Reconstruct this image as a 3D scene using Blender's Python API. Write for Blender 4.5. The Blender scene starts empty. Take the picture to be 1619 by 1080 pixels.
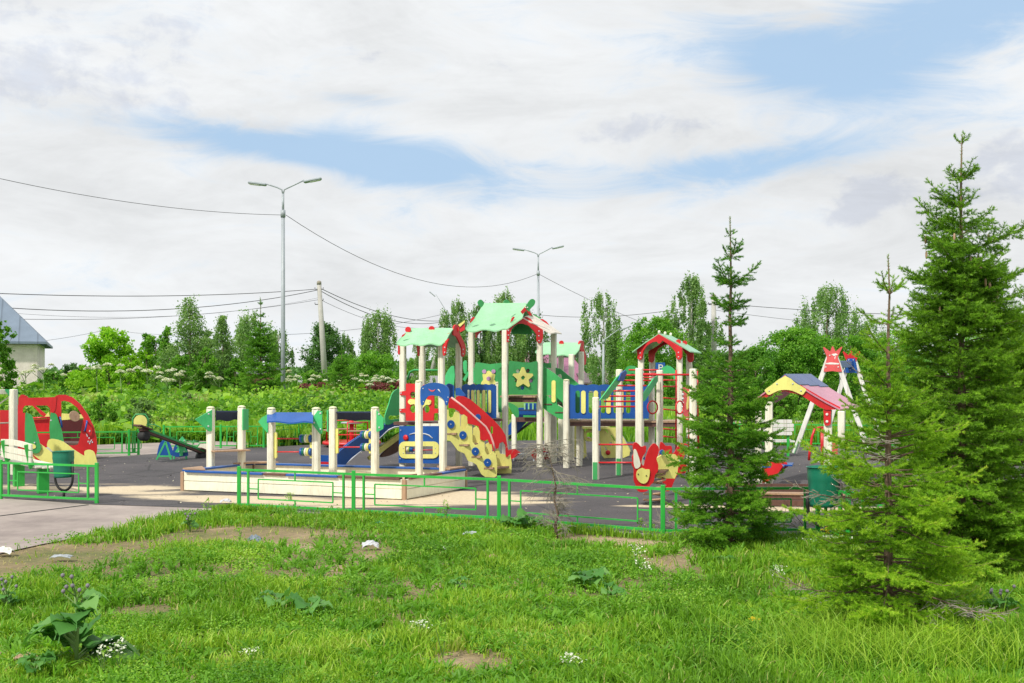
import bpy, math, random
import numpy as np
from mathutils import Vector, Matrix
from mathutils.geometry import tessellate_polygon
random.seed(7); RNG = np.random.default_rng(7)
S = bpy.context.scene
COL = S.collection
R = math.radians
V = Vector
# ------------------------------------------------------------ camera
F = 1750.0                       # focal length in photo pixels (photo 1619 wide)
CH = 1.6                         # eye height
cam = bpy.data.cameras.new("camera"); camo = bpy.data.objects.new("camera", cam); COL.objects.link(camo)
camo.location = (0, 0, CH); camo.rotation_euler = (R(90), 0, 0)
cam.sensor_width = 36; cam.lens = 36*F/1619; cam.shift_y = 50/1619; cam.clip_start = .1; cam.clip_end = 3000
S.camera = camo
# ------------------------------------------------------------ world: nishita sky behind procedural cloud layer
SUN_EL, SUN_AZ = R(48), R(218)   # azimuth clockwise from +Y
w = bpy.data.worlds.new("World"); S.world = w; w.use_nodes = True
nt = w.node_tree; N = nt.nodes; L = nt.links; N.clear()
def nd(t, **k):
    n = N.new(t)
    for a, b in k.items(): setattr(n, a, b)
    return n
def mth(op, a, b=None, c=None, clamp=False):
    n = N.new('ShaderNodeMath'); n.operation = op; n.use_clamp = clamp
    for i, q in enumerate((a, b, c)):
        if q is None: continue
        if isinstance(q, (int, float)): n.inputs[i].default_value = q
        else: L.new(q, n.inputs[i])
    return n.outputs[0]
sky = nd('ShaderNodeTexSky', sky_type='NISHITA', sun_disc=False, sun_elevation=SUN_EL, sun_rotation=SUN_AZ, dust_density=1.0, air_density=1.0)
b1 = nd('ShaderNodeBackground'); b1.inputs['Strength'].default_value = .10
L.new(sky.outputs[0], b1.inputs['Color'])
tc = nd('ShaderNodeTexCoord'); sp = nd('ShaderNodeSeparateXYZ'); L.new(tc.outputs['Generated'], sp.inputs[0])
dx, dy, dz = sp.outputs
az = mth('ARCTAN2', dx, dy); el = mth('ARCSINE', dz)
den = mth('ADD', mth('MAXIMUM', dz, 0.0), .10)
px_ = mth('DIVIDE', dx, den); py_ = mth('DIVIDE', dy, den)
cb = nd('ShaderNodeCombineXYZ'); L.new(px_, cb.inputs[0]); L.new(py_, cb.inputs[1])
def noise(vec, scale, detail=8, rough=.55, dist=0.0, lac=2.0):
    n = nd('ShaderNodeTexNoise'); n.inputs['Scale'].default_value = scale; n.inputs['Detail'].default_value = detail
    n.inputs['Roughness'].default_value = rough; n.inputs['Distortion'].default_value = dist
    L.new(vec, n.inputs['Vector']); return n.outputs[0]
cA = nd('ShaderNodeCombineXYZ'); L.new(mth('MULTIPLY', az, 1.0), cA.inputs[0]); L.new(mth('MULTIPLY', el, 3.2), cA.inputs[1])
n_big = noise(cA.outputs[0], 3.1, 10, .62, .5)
n_wisp = noise(cA.outputs[0], 7.0, 12, .66, 1.4)
cB = nd('ShaderNodeCombineXYZ'); L.new(az, cB.inputs[0]); L.new(mth('MULTIPLY', el, 1.5), cB.inputs[1]); cB.inputs[2].default_value = 4.2
n_puff = noise(cB.outputs[0], 26.0, 10, .6, .3)
def ang(x, y):
    return math.atan((x-809.5)/F), math.asin((590-y)/math.sqrt(F*F+(x-809.5)**2+(590-y)**2))
def gauss(x, y, rx, ry, rot=0.0):
    """a soft world-fixed patch of sky, centre and radii as angles"""
    a0, e0 = ang(x, y); c, s = math.cos(rot), math.sin(rot)
    da = mth('SUBTRACT', az, a0); de = mth('SUBTRACT', el, e0)
    p = mth('ADD', mth('MULTIPLY', da, c), mth('MULTIPLY', de, s)); q = mth('SUBTRACT', mth('MULTIPLY', de, c), mth('MULTIPLY', da, s))
    p = mth('MULTIPLY', p, F/rx); q = mth('MULTIPLY', q, F/ry)
    return mth('POWER', 2.718, mth('MULTIPLY', mth('ADD', mth('MULTIPLY', p, p), mth('MULTIPLY', q, q)), -1.0))
def total(lst):
    o = lst[0]
    for q in lst[1:]: o = mth('ADD', o, q)
    return o
gaps = total([gauss(380, 222, 230, 26, R(-5)), gauss(650, 262, 180, 42, R(-8)), gauss(1290, 110, 190, 55, R(-14)), gauss(1520, 20, 280, 60, R(8)),
              gauss(1180, 262, 260, 32, R(6)), mth('MULTIPLY', gauss(560, 155, 60, 12), .6)])
hole = mth('ADD', mth('MULTIPLY', gaps, .86), mth('ADD', mth('MULTIPLY', mth('SUBTRACT', n_big, .5), 1.0), mth('MULTIPLY', mth('SUBTRACT', n_wisp, .5), 1.5)))
holem = nd('ShaderNodeMapRange'); holem.interpolation_type = 'SMOOTHSTEP'; L.new(hole, holem.inputs[0])
for i, q in ((1, .02), (2, .86), (3, 1.0), (4, 0.06)): holem.inputs[i].default_value = q
cover = holem.outputs[0]
# grey bodies of the lower cumulus and of the thick layer at top left
greys = total([mth('MULTIPLY', gauss(20, 110, 330, 60, R(-8)), .85), mth('MULTIPLY', gauss(1368, 322, 70, 36, R(14)), 1.45), mth('MULTIPLY', gauss(1612, 262, 76, 46, R(20)), 1.2),
               mth('MULTIPLY', gauss(1010, 205, 105, 26), .8), mth('MULTIPLY', gauss(1490, 305, 40, 20), .7), mth('MULTIPLY', gauss(150, 20, 500, 50), .5)])
gm = nd('ShaderNodeMapRange'); gm.interpolation_type = 'SMOOTHSTEP'
L.new(mth('ADD', greys, mth('MULTIPLY', mth('SUBTRACT', n_puff, .5), 2.6)), gm.inputs[0])
for i, q in ((1, .40), (2, 1.05), (3, 0.0), (4, 1.0)): gm.inputs[i].default_value = q
soft = nd('ShaderNodeMapRange'); L.new(n_big, soft.inputs[0])
for i, q in ((1, .34), (2, .66), (3, .74), (4, .95)): soft.inputs[i].default_value = q
soft2 = mth('ADD', soft.outputs[0], mth('MULTIPLY', mth('SUBTRACT', n_wisp, .5), .22))
cc = nd('ShaderNodeMixRGB'); cc.inputs[1].default_value = (.965, .985, 1.0, 1); cc.inputs[2].default_value = (.80, .84, .92, 1); L.new(gm.outputs[0], cc.inputs[0])
b2 = nd('ShaderNodeBackground'); L.new(cc.outputs[0], b2.inputs['Color']); L.new(soft2, b2.inputs['Strength'])
# blue seen in the gaps is bleached by thin veil
b3 = nd('ShaderNodeBackground'); b3.inputs['Color'].default_value = (.47, .68, .93, 1); b3.inputs['Strength'].default_value = .92
ad = nd('ShaderNodeAddShader'); sc = nd('ShaderNodeMixShader'); sc.inputs[0].default_value = .85
L.new(b1.outputs[0], sc.inputs[1]); L.new(b3.outputs[0], sc.inputs[2])
mx = nd('ShaderNodeMixShader'); L.new(cover, mx.inputs[0]); L.new(sc.outputs[0], mx.inputs[1]); L.new(b2.outputs[0], mx.inputs[2])
out = nd('ShaderNodeOutputWorld'); L.new(mx.outputs[0], out.inputs[0])
# ------------------------------------------------------------ sun
sl = bpy.data.lights.new("sun", 'SUN'); sl.energy = 3.8; sl.angle = R(3); sl.color = (1, .95, .86)
so = bpy.data.objects.new("sun", sl); COL.objects.link(so)
sd = V((math.sin(SUN_AZ)*math.cos(SUN_EL), math.cos(SUN_AZ)*math.cos(SUN_EL), math.sin(SUN_EL)))
so.rotation_euler = sd.to_track_quat('Z', 'Y').to_euler(); so.location = (0, 0, 50)
S.view_settings.view_transform = 'Standard'; S.view_settings.look = 'None'; S.view_settings.gamma = 1; S.view_settings.exposure = 0.08
S.render.engine = 'CYCLES'

# ------------------------------------------------------------ materials
def lin(c): return tuple(((q/255)/12.92 if q/255 <= .04045 else ((q/255+.055)/1.055)**2.4) for q in c)
MATS = {}
class NT:
    def __init__(s, name):
        s.m = bpy.data.materials.new(name); s.m.use_nodes = True; s.t = s.m.node_tree; s.n = s.t.nodes; s.l = s.t.links
        s.b = s.n['Principled BSDF']; s.o = s.n['Material Output']; MATS[name] = s.m
    def new(s, t, **k):
        n = s.n.new(t)
        for a, b in k.items(): setattr(n, a, b)
        return n
    def noise(s, scale, detail=5, rough=.55, coord='Object', stretch=None, dist=0):
        tc = s.new('ShaderNodeTexCoord'); n = s.new('ShaderNodeTexNoise'); n.inputs['Scale'].default_value = scale
        n.inputs['Detail'].default_value = detail; n.inputs['Roughness'].default_value = rough; n.inputs['Distortion'].default_value = dist
        v = tc.outputs[coord]
        if stretch:
            mp = s.new('ShaderNodeMapping'); mp.inputs['Scale'].default_value = stretch; s.l.new(v, mp.inputs[0]); v = mp.outputs[0]
        s.l.new(v, n.inputs['Vector']); return n.outputs[0]
    def ramp(s, fac, stops):
        r = s.new('ShaderNodeValToRGB'); e = r.color_ramp.elements
        while len(e) < len(stops): e.new(.5)
        for q, (p, c) in zip(e, stops): q.position = p; q.color = (*c[:3], 1) if len(c) == 3 else c
        s.l.new(fac, r.inputs[0]); return r.outputs[0]
    def mix(s, fac, a, b, mode='MIX'):
        m = s.new('ShaderNodeMixRGB', blend_type=mode)
        for i, q in enumerate((fac, a, b)):
            if isinstance(q, (int, float)): m.inputs[i].default_value = q
            elif isinstance(q, tuple): m.inputs[i].default_value = (*q[:3], 1)
            else: s.l.new(q, m.inputs[i])
        return m.outputs[0]
    def bump(s, h, strength=.3, dist=.01):
        b = s.new('ShaderNodeBump'); b.inputs['Strength'].default_value = strength; b.inputs['Distance'].default_value = dist
        s.l.new(h, b.inputs['Height']); s.l.new(b.outputs[0], s.b.inputs['Normal'])
def paint(name, rgb, rough=.42, wear=.5, wearcol=(.42, .33, .23), grain=True, spec=.5):
    s = NT(name); c = rgb
    n1 = s.noise(3.0, 6, .6); n2 = s.noise(28, 6, .7, stretch=(1, 1, .25))
    base = s.mix(n1, tuple(q*.74 for q in c), tuple(min(1, q*1.18+.012) for q in c))
    dirt = s.ramp(n2, [(.50, (1, 1, 1)), (.78, (.74, .70, .64))]); base = s.mix(.75, base, dirt, 'MULTIPLY'); n6 = s.noise(1.7, 7, .65, stretch=(1, 1, .4)); base = s.mix(.6, base, s.ramp(n6, [(.35, (.78, .77, .74)), (.62, (1.06, 1.06, 1.05))]), 'MULTIPLY')
    if name in ('cream', 'white', 'tan', 'brown'):
        gr = s.noise(34, 4, .6, stretch=(1, 1, .035)); base = s.mix(.65, base, s.ramp(gr, [(.36, (.62, .56, .48)), (.47, (1, 1, 1))]), 'MULTIPLY')
    if wear:
        n3 = s.noise(13, 8, .72, stretch=(1, 1, .5)); f = s.ramp(n3, [(.70-.06*wear, (0, 0, 0)), (.73-.06*wear, (1, 1, 1))])
        base = s.mix(f, base, wearcol)
    s.l.new(base, s.b.inputs['Base Color']); s.b.inputs['Roughness'].default_value = rough
    s.b.inputs['Specular IOR Level'].default_value = spec
    if grain: s.bump(s.noise(60, 4, .6, stretch=(1, 1, .12)), .12, .004)
    return s.m
paint('cream', (.87, .84, .70), .5, .35); paint('cream_plank', (.87, .83, .66), .5, .5); paint('cap', (.78, .78, .52), .5, 0); paint('pale', (.80, .72, .62), .4, .3); paint('shaded_red', (.085, .006, .010), .5, .1); paint('edge', (.80, .45, .42), .6, .3); paint('green', (.045, .36, .10), .4, .25); paint('mint', (.30, .62, .35), .33, .45, (.35, .45, .3)); paint('red', (.62, .012, .018), .35, .25, (.75, .45, .4))  # the pale roof paint holds sky glare, the darkest red holds shade
paint('pink_red', (.72, .10, .10), .45, .9, (.8, .72, .68)); paint('blue', (.005, .085, .36), .35, .2, (.35, .38, .4)); paint('yellow', (.80, .77, .22), .42, .25, (.5, .45, .25))
paint('navy', (.02, .04, .10), .5, 0); paint('fence_green', (.03, .44, .06), .35, .35, (.18, .12, .07), spec=.5); paint('tan', (.42, .27, .17), .6, .8); paint('brown', (.13, .06, .045), .55, .5)
paint('white', (.80, .80, .76), .5, .3); paint('galv', (.36, .40, .44), .45, 0, grain=False); paint('concrete_pole', (.45, .44, .41), .85, .4, (.3, .29, .27)); paint('black', (.015, .015, .016), .6, 0)
paint('teal', (.008, .20, .12), .38, .1); paint('purple', (.26, .10, .17), .5, 0, grain=False); paint('slate', (.16, .21, .27), .5, 0, grain=False); paint('stucco', (.86, .76, .70), .8, .4, grain=False)
paint('roof_grey', (.30, .30, .33), .6, 0, grain=False); paint('roof_brown', (.14, .10, .11), .6, 0, grain=False); paint('brick', (.38, .17, .12), .8, .8, (.5, .4, .35), grain=False); paint('rust_red', (.33, .05, .06), .6, .6)
paint('orange', (.85, .30, .02), .4, 0); paint('lilac', (.50, .28, .50), .5, .3); paint('red_roof_glare', (.60, .24, .33), .32, .6, (.75, .55, .58)); paint('blue_shingle', (.07, .11, .26), .35, .4, (.4, .45, .6))  # the pink roof colour is a red roof with glare painted in
paint('bark', (.20, .15, .11), .9, .6, (.12, .09, .07)); paint('birch_bark', (.52, .50, .46), .85, .9, (.08, .07, .06)); paint('dead_wood', (.30, .27, .22), .9, .6, (.22, .16, .11)); paint('spruce_bark', (.17, .11, .075), .9, .6, (.28, .22, .17))
paint('steel', (.55, .56, .58), .35, 0, grain=False); paint('wire', (.05, .05, .055), .7, 0, grain=False); paint('glass_dark', (.03, .04, .05), .1, 0, grain=False); paint('rubber', (.012, .012, .013), .7, 0)
paint('paper', (.55, .57, .62), .7, 0, grain=False); paint('rope', (.6, .55, .47), .9, 0)
def foliage(name, stops, trans=.35, rough=.5, scale=.6):
    s = NT(name); at = s.new('ShaderNodeAttribute', attribute_name='tint')
    c = s.ramp(at.outputs['Fac'], stops); n = s.noise(scale, 3, .5, 'Object')
    c = s.mix(.5, c, s.ramp(n, [(.35, (.72, .78, .7)), (.65, (1.2, 1.12, 1.0))]), 'MULTIPLY')
    s.l.new(c, s.b.inputs['Base Color']); s.b.inputs['Roughness'].default_value = rough; s.b.inputs['Specular IOR Level'].default_value = .3
    t = s.new('ShaderNodeBsdfTranslucent'); s.l.new(s.mix(1.0, c, (1.15, 1.2, .6), 'MULTIPLY'), t.inputs[0]); m = s.new('ShaderNodeMixShader'); m.inputs[0].default_value = trans
    s.l.new(s.b.outputs[0], m.inputs[1]); s.l.new(t.outputs[0], m.inputs[2]); s.l.new(m.outputs[0], s.o.inputs[0]); return s.m
foliage('grass', [(0, (.055, .16, .010)), (.45, (.175, .38, .02)), (.8, (.35, .54, .05)), (.95, (.45, .50, .14)), (1, (.58, .48, .24))], .32)
foliage('weed', [(0, (.06, .19, .02)), (.5, (.18, .42, .035)), (.85, (.36, .60, .07)), (1, (.36, .44, .16))], .45)
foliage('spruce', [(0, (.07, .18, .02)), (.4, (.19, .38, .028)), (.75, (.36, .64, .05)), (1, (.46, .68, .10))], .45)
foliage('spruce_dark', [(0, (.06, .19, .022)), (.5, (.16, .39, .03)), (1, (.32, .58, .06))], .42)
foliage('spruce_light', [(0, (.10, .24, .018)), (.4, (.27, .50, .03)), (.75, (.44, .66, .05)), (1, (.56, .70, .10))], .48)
foliage('leaf_bright', [(0, (.14, .34, .02)), (.5, (.30, .60, .035)), (1, (.48, .72, .08))], .5)
foliage('leaf_mid', [(0, (.06, .19, .02)), (.5, (.15, .38, .035)), (1, (.30, .55, .07))], .45)
foliage('leaf_birch', [(0, (.10, .20, .06)), (.5, (.20, .36, .11)), (1, (.36, .54, .20))], .45)
foliage('leaf_dark', [(0, (.05, .13, .04)), (.6, (.11, .25, .065)), (1, (.18, .36, .09))], .35)
foliage('leaf_red', [(0, (.10, .02, .03)), (.6, (.20, .04, .05)), (1, (.3, .1, .1))], .25)
foliage('burdock', [(0, (.06, .20, .04)), (.6, (.12, .33, .07)), (1, (.22, .44, .12))], .35, .5)
foliage('flower_white', [(0, (.55, .62, .45)), (.4, (.75, .78, .68)), (1, (.85, .86, .8))], .2)
foliage('crumbs', [(0, (.10, .09, .08)), (.5, (.35, .30, .22)), (.9, (.6, .55, .45)), (1, (.25, .35, .08))], .0)
foliage('flower_yellow', [(0, (.75, .55, .02)), (1, (.9, .75, .05))], .2)
foliage('needle_dead', [(0, (.22, .09, .04)), (1, (.38, .17, .08))], .2)

# ground materials
s = NT('soil'); n1 = s.noise(.55, 6, .6); n2 = s.noise(14, 8, .7); n3 = s.noise(120, 3, .6)
c = s.ramp(n1, [(.35, (.10, .14, .03)), (.5, (.26, .20, .11)), (.64, (.46, .36, .24))])
c = s.mix(.6, c, s.ramp(n2, [(.3, (.5, .5, .5)), (.7, (1.35, 1.3, 1.2))]), 'MULTIPLY'); s.l.new(c, s.b.inputs['Base Color']); s.b.inputs['Roughness'].default_value = .95; s.bump(n3, .6, .02)
s = NT('field'); n1 = s.noise(.15, 6, .65); n2 = s.noise(3, 8, .7)
c = s.ramp(n1, [(.35, (.07, .20, .02)), (.6, (.14, .30, .035)), (.75, (.25, .33, .10))]); c = s.mix(.7, c, s.ramp(n2, [(.3, (.5, .55, .5)), (.7, (1.4, 1.35, 1.2))]), 'MULTIPLY')
s.l.new(c, s.b.inputs['Base Color']); s.b.inputs['Roughness'].default_value = .95; s.bump(n2, .8, .1)
s = NT('asphalt'); n1 = s.noise(1.5, 10, .66, stretch=(.35, 1.9, 1), dist=.9); n2 = s.noise(260, 2, .6); n3 = s.noise(22, 6, .7)
base = s.ramp(n2, [(.3, (.038, .036, .040)), (.7, (.115, .108, .114))]); base = s.mix(.5, base, s.ramp(n3, [(.35, (.7, .7, .7)), (.7, (1.4, 1.35, 1.3))]), 'MULTIPLY')
tc = s.new('ShaderNodeTexCoord'); sx = s.new('ShaderNodeSeparateXYZ'); s.l.new(tc.outputs['Object'], sx.inputs[0])
# sand carried out of the sandbox lies thickest next to it
def sandspot(cx, cy, rx, ry, k, rot=0):
    mp = s.new('ShaderNodeMapping', vector_type='TEXTURE'); mp.inputs['Location'].default_value = (cx, cy, 0); mp.inputs['Rotation'].default_value = (0, 0, rot); mp.inputs['Scale'].default_value = (rx, ry, 1)
    s.l.new(tc.outputs['Object'], mp.inputs[0]); ln = s.new('ShaderNodeVectorMath', operation='LENGTH'); s.l.new(mp.outputs[0], ln.inputs[0])
    m = s.new('ShaderNodeMath', operation='MULTIPLY_ADD'); m.inputs[1].default_value = -k; m.inputs[2].default_value = k; m.use_clamp = True; s.l.new(ln.outputs['Value'], m.inputs[0]); return m.outputs[0]
def addf(a, b):
    m = s.new('ShaderNodeMath', operation='ADD'); s.l.new(a, m.inputs[0])
    if isinstance(b, float): m.inputs[1].default_value = b
    else: s.l.new(b, m.inputs[1])
    return m.outputs[0]
NSAND = None
def finish_sand():
    global NSAND
    spots = [sandspot(-3.0, 13.85, 2.7, .75, .62, R(-18)), sandspot(-.7, 14.2, 1.8, 1.1, .66, R(-18)), sandspot(-5.3, 15.2, 1.7, 1.0, .40), sandspot(1.9, 13.3, 1.0, .28, .5), sandspot(3.4, 13.05, 1.5, .4, .75), sandspot(-6.9, 15.6, 2.0, .8, .32)]
    t = spots[0]
    for q in spots[1:]: t = addf(t, q)
    h = addf(n1, t); return s.ramp(h, [(.68, (0, 0, 0)), (.80, (1, 1, 1))])
fs = finish_sand(); grit = s.ramp(n3, [(.3, (.50, .40, .26)), (.7, (.66, .56, .40))])
vt = s.new('ShaderNodeTexVoronoi', feature='DISTANCE_TO_EDGE'); vt.inputs['Scale'].default_value = .55; vm = s.new('ShaderNodeMapping'); vn = s.new('ShaderNodeTexNoise'); vn.inputs['Scale'].default_value = 2.5; vn.inputs['Detail'].default_value = 6; va = s.new('ShaderNodeMixRGB'); va.inputs[0].default_value = .22; s.l.new(tc.outputs['Object'], va.inputs[1]); s.l.new(vn.outputs[1], va.inputs[2]); s.l.new(va.outputs[0], vt.inputs['Vector'])
crk = s.ramp(vt.outputs['Distance'], [(.0, (.35, .35, .35)), (.012, (1, 1, 1))]); base = s.mix(.8, base, crk, 'MULTIPLY'); n5 = s.noise(.8, 7, .6); base = s.mix(.75, base, s.ramp(n5, [(.35, (.62, .62, .64)), (.65, (1.25, 1.2, 1.18))]), 'MULTIPLY')
s.l.new(s.mix(fs, base, grit), s.b.inputs['Base Color']); s.b.inputs['Roughness'].default_value = .85; s.bump(n2, .5, .006)
s = NT('concrete'); n1 = s.noise(.9, 8, .6); n2 = s.noise(180, 3, .6); n3 = s.noise(7, 7, .7)
c = s.ramp(n1, [(.35, (.25, .21, .195)), (.65, (.42, .36, .325))]); c = s.mix(.5, c, s.ramp(n2, [(.3, (.75, .75, .75)), (.7, (1.25, 1.25, 1.25))]), 'MULTIPLY')
c = s.mix(.4, c, s.ramp(n3, [(.35, (.7, .7, .68)), (.65, (1.15, 1.12, 1.1))]), 'MULTIPLY'); s.l.new(c, s.b.inputs['Base Color']); s.b.inputs['Roughness'].default_value = .9; s.bump(n2, .4, .005)
s = NT('sand'); n1 = s.noise(9, 8, .7); c = s.ramp(n1, [(.3, (.42, .31, .18)), (.7, (.64, .52, .34))]); s.l.new(c, s.b.inputs['Base Color']); s.b.inputs['Roughness'].default_value = .95; s.bump(n1, .6, .03)
def striped(name, rgb, scale, dark=.55, axis=0):
    s = NT(name); tc = s.new('ShaderNodeTexCoord'); wv = s.new('ShaderNodeTexWave', bands_direction='XYZ'[axis], wave_profile='SAW'); wv.inputs['Scale'].default_value = scale
    s.l.new(tc.outputs['Object'], wv.inputs[0]); c = s.ramp(wv.outputs[0], [(.0, tuple(q*dark for q in rgb)), (.12, rgb), (1, tuple(q*1.05 for q in rgb))])
    n = s.noise(2, 6, .6); c = s.mix(.5, c, s.ramp(n, [(.3, (.8, .8, .8)), (.7, (1.15, 1.15, 1.15))]), 'MULTIPLY')
    s.l.new(c, s.b.inputs['Base Color']); s.b.inputs['Roughness'].default_value = .5; return s.m
striped('slate_seam', (.17, .22, .29), .35, .6, 0); striped('purple_siding', (.30, .12, .20), 1.2, .7, 2); striped('red_tiles', (.42, .08, .12), 1.3, .6, 0)

# ------------------------------------------------------------ geometry helpers
def P(x, y, Z): return V(((x-809.5)*Z/F, Z, CH-(y-590)*Z/F))
def ZG(y): return F*CH/(y-590)
def G(x, y): p = P(x, y, ZG(y)); p.z = 0; return p
def tag(o, label, cat, group=None, kind=None):
    if label: o['label'] = label
    if cat: o['category'] = cat
    if group: o['group'] = group
    if kind: o['kind'] = kind
    return o
def thing(name, loc, label, cat, group=None):
    o = bpy.data.objects.new(name, None); o.empty_display_size = .2; COL.objects.link(o); o.location = loc; return tag(o, label, cat, group)
def root_loc(p):
    while p.parent: p = p.parent
    return p.location
def link(name, me, mat, parent, origin=None):
    o = bpy.data.objects.new(name, me); COL.objects.link(o)
    me.materials.append(MATS[mat] if isinstance(mat, str) else mat)
    off = V(root_loc(parent)) if parent else (V(origin) if origin is not None else V((0, 0, 0)))
    if off.length > 0: me.transform(Matrix.Translation(-off))
    if parent: o.parent = parent
    elif origin is not None: o.location = off
    return o
def npmesh(name, co, faces_sizes, idx, tint=None, smooth=False):
    me = bpy.data.meshes.new(name); co = np.asarray(co, dtype=np.float32)
    me.vertices.add(len(co)); me.vertices.foreach_set('co', co.ravel())
    idx = np.asarray(idx, dtype=np.int32).ravel(); me.loops.add(len(idx)); me.loops.foreach_set('vertex_index', idx)
    fs = np.asarray(faces_sizes, dtype=np.int32); me.polygons.add(len(fs)); st = np.concatenate([[0], np.cumsum(fs)[:-1]]).astype(np.int32)
    me.polygons.foreach_set('loop_start', st); me.polygons.foreach_set('loop_total', fs)
    if smooth: me.polygons.foreach_set('use_smooth', np.ones(len(fs), dtype=bool))
    if tint is not None:
        a = me.attributes.new('tint', 'FLOAT', 'POINT'); a.data.foreach_set('value', np.asarray(tint, dtype=np.float32))
    me.update(calc_edges=True); return me
class MB:
    def __init__(s): s.v = []; s.f = []; s.sm = []
    def add(s, vs, fs, smooth=False):
        b = len(s.v); s.v += [tuple(q) for q in vs]; s.f += [tuple(b+i for i in f) for f in fs]; s.sm += [smooth]*len(fs); return s
    def box(s, c, sz, ax=None, ch=0.0):
        """box with centre c, full sizes sz, axes ax (3 vectors)"""
        c = V(c); X, Y, Zx = ax if ax else (V((1, 0, 0)), V((0, 1, 0)), V((0, 0, 1))); h = [q/2 for q in sz]
        if ch <= 0:
            vs = [c+X*(i*h[0])+Y*(j*h[1])+Zx*(k*h[2]) for k in (-1, 1) for j in (-1, 1) for i in (-1, 1)]
            return s.add(vs, [(0, 2, 3, 1), (4, 5, 7, 6), (0, 1, 5, 4), (2, 6, 7, 3), (0, 4, 6, 2), (1, 3, 7, 5)])
        ring = [(h[0], h[1]-ch), (h[0]-ch, h[1]), (-h[0]+ch, h[1]), (-h[0], h[1]-ch), (-h[0], -h[1]+ch), (-h[0]+ch, -h[1]), (h[0]-ch, -h[1]), (h[0], -h[1]+ch)]
        vs = []
        for k, ins in ((-h[2], ch), (-h[2]+ch, 0), (h[2]-ch, 0), (h[2], ch)):
            for a, b in ring:
                kx = 1-ins/max(h[0], 1e-6); ky = 1-ins/max(h[1], 1e-6); vs.append(c+X*(a*kx)+Y*(b*ky)+Zx*k)
        fs = [tuple(range(7, -1, -1)), tuple(range(24, 32))]
        for r_ in range(3):
            for i in range(8): fs.append((r_*8+i, r_*8+(i+1) % 8, (r_+1)*8+(i+1) % 8, (r_+1)*8+i))
        return s.add(vs, fs)
    def beam(s, p, q, w_, h_, up=(0, 0, 1), ch=0.0):
        p, q = V(p), V(q); d = q-p; l = d.length
        if l < 1e-5: return s
        d.normalize(); up = V(up)
        if abs(d.dot(up)) > .98: up = V((0, 1, 0))
        sd_ = d.cross(up).normalized(); u = sd_.cross(d).normalized()
        return s.box((p+q)/2, (l, w_, h_), (d, sd_, u), ch)
    def tube(s, pts, r, n=8, caps=True, closed=False):
        pts = [V(q) for q in pts]; m = len(pts); rr = r if isinstance(r, (list, tuple)) else [r]*m; vs = []; ref = None
        for i, p in enumerate(pts):
            if closed: d = pts[(i+1) % m]-pts[i-1]
            else: d = pts[min(i+1, m-1)]-pts[max(i-1, 0)]
            if d.length < 1e-9: d = V((0, 0, 1))
            d.normalize()
            if ref is None: ref = V((0, 0, 1)) if abs(d.z) < .9 else V((1, 0, 0))
            a = (ref-d*ref.dot(d)); a = a.normalized() if a.length > 1e-6 else d.orthogonal().normalized(); ref = a; b = d.cross(a)
            for k in range(n): t = 2*math.pi*k/n; vs.append(p+(a*math.cos(t)+b*math.sin(t))*rr[i])
        fs = []; segs = m if closed else m-1
        for i in range(segs):
            for k in range(n): j = (i+1) % m; fs.append((i*n+k, i*n+(k+1) % n, j*n+(k+1) % n, j*n+k))
        s.add(vs, fs, True)
        if caps and not closed:
            b0 = len(s.v)-len(vs); s.f += [tuple(b0+k for k in range(n-1, -1, -1)), tuple(b0+(m-1)*n+k for k in range(n))]; s.sm += [False, False]
        return s
    def lathe(s, c, prof, n=20, axis=(0, 0, 1)):
        """prof: (radius, height) pairs along axis from c"""
        c = V(c); d = V(axis).normalized(); a = d.orthogonal().normalized(); b = d.cross(a); vs = []
        for r_, h_ in prof:
            for k in range(n): t = 2*math.pi*k/n; vs.append(c+d*h_+(a*math.cos(t)+b*math.sin(t))*r_)
        fs = []
        for i in range(len(prof)-1):
            for k in range(n): fs.append((i*n+k, i*n+(k+1) % n, (i+1)*n+(k+1) % n, (i+1)*n+k))
        s.add(vs, fs, True); b0 = len(s.v)-len(vs); s.f += [tuple(b0+k for k in range(n-1, -1, -1)), tuple(b0+(len(prof)-1)*n+k for k in range(n))]; s.sm += [False, False]; return s
    def plate(s, outer, t, nrm, holes=()):
        """outline (3D points, planar or nearly so) given thickness t along nrm, with holes"""
        nrm = V(nrm).normalized(); loops = [[V(q) for q in outer]]+[[V(q) for q in h] for h in holes]
        tris = tessellate_polygon(loops); flat = [q for lp in loops for q in lp]; n = len(flat)
        vs = [q+nrm*(t/2) for q in flat]+[q-nrm*(t/2) for q in flat]; fs = []
        for a, b, c in tris:
            cr = (flat[b]-flat[a]).cross(flat[c]-flat[a])
            if cr.dot(nrm) < 0: a, c = c, a
            fs += [(a, b, c), (n+c, n+b, n+a)]
        i0 = 0
        for lp in loops:
            m = len(lp); ar = V((0, 0, 0))
            for i in range(m): ar += lp[i].cross(lp[(i+1) % m])
            fl = (ar.dot(nrm) > 0) == (i0 == 0)
            for i in range(m):
                a, b = i0+i, i0+(i+1) % m; fs.append((a, n+a, n+b, b) if fl else (a, b, n+b, n+a))
            i0 += m
        return s.add(vs, fs)
    def build(s, name, mat, parent=None, origin=None, bevel=0, label=None):
        me = bpy.data.meshes.new(name); me.from_pydata(s.v, [], s.f); me.polygons.foreach_set('use_smooth', s.sm); me.update()
        o = link(name, me, mat, parent, origin)
        if bevel:
            b = o.modifiers.new('bevel', 'BEVEL'); b.width = bevel; b.segments = 2; b.limit_method = 'ANGLE'; b.angle_limit = R(40)
        if label: o['label'] = label
        return o
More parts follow.
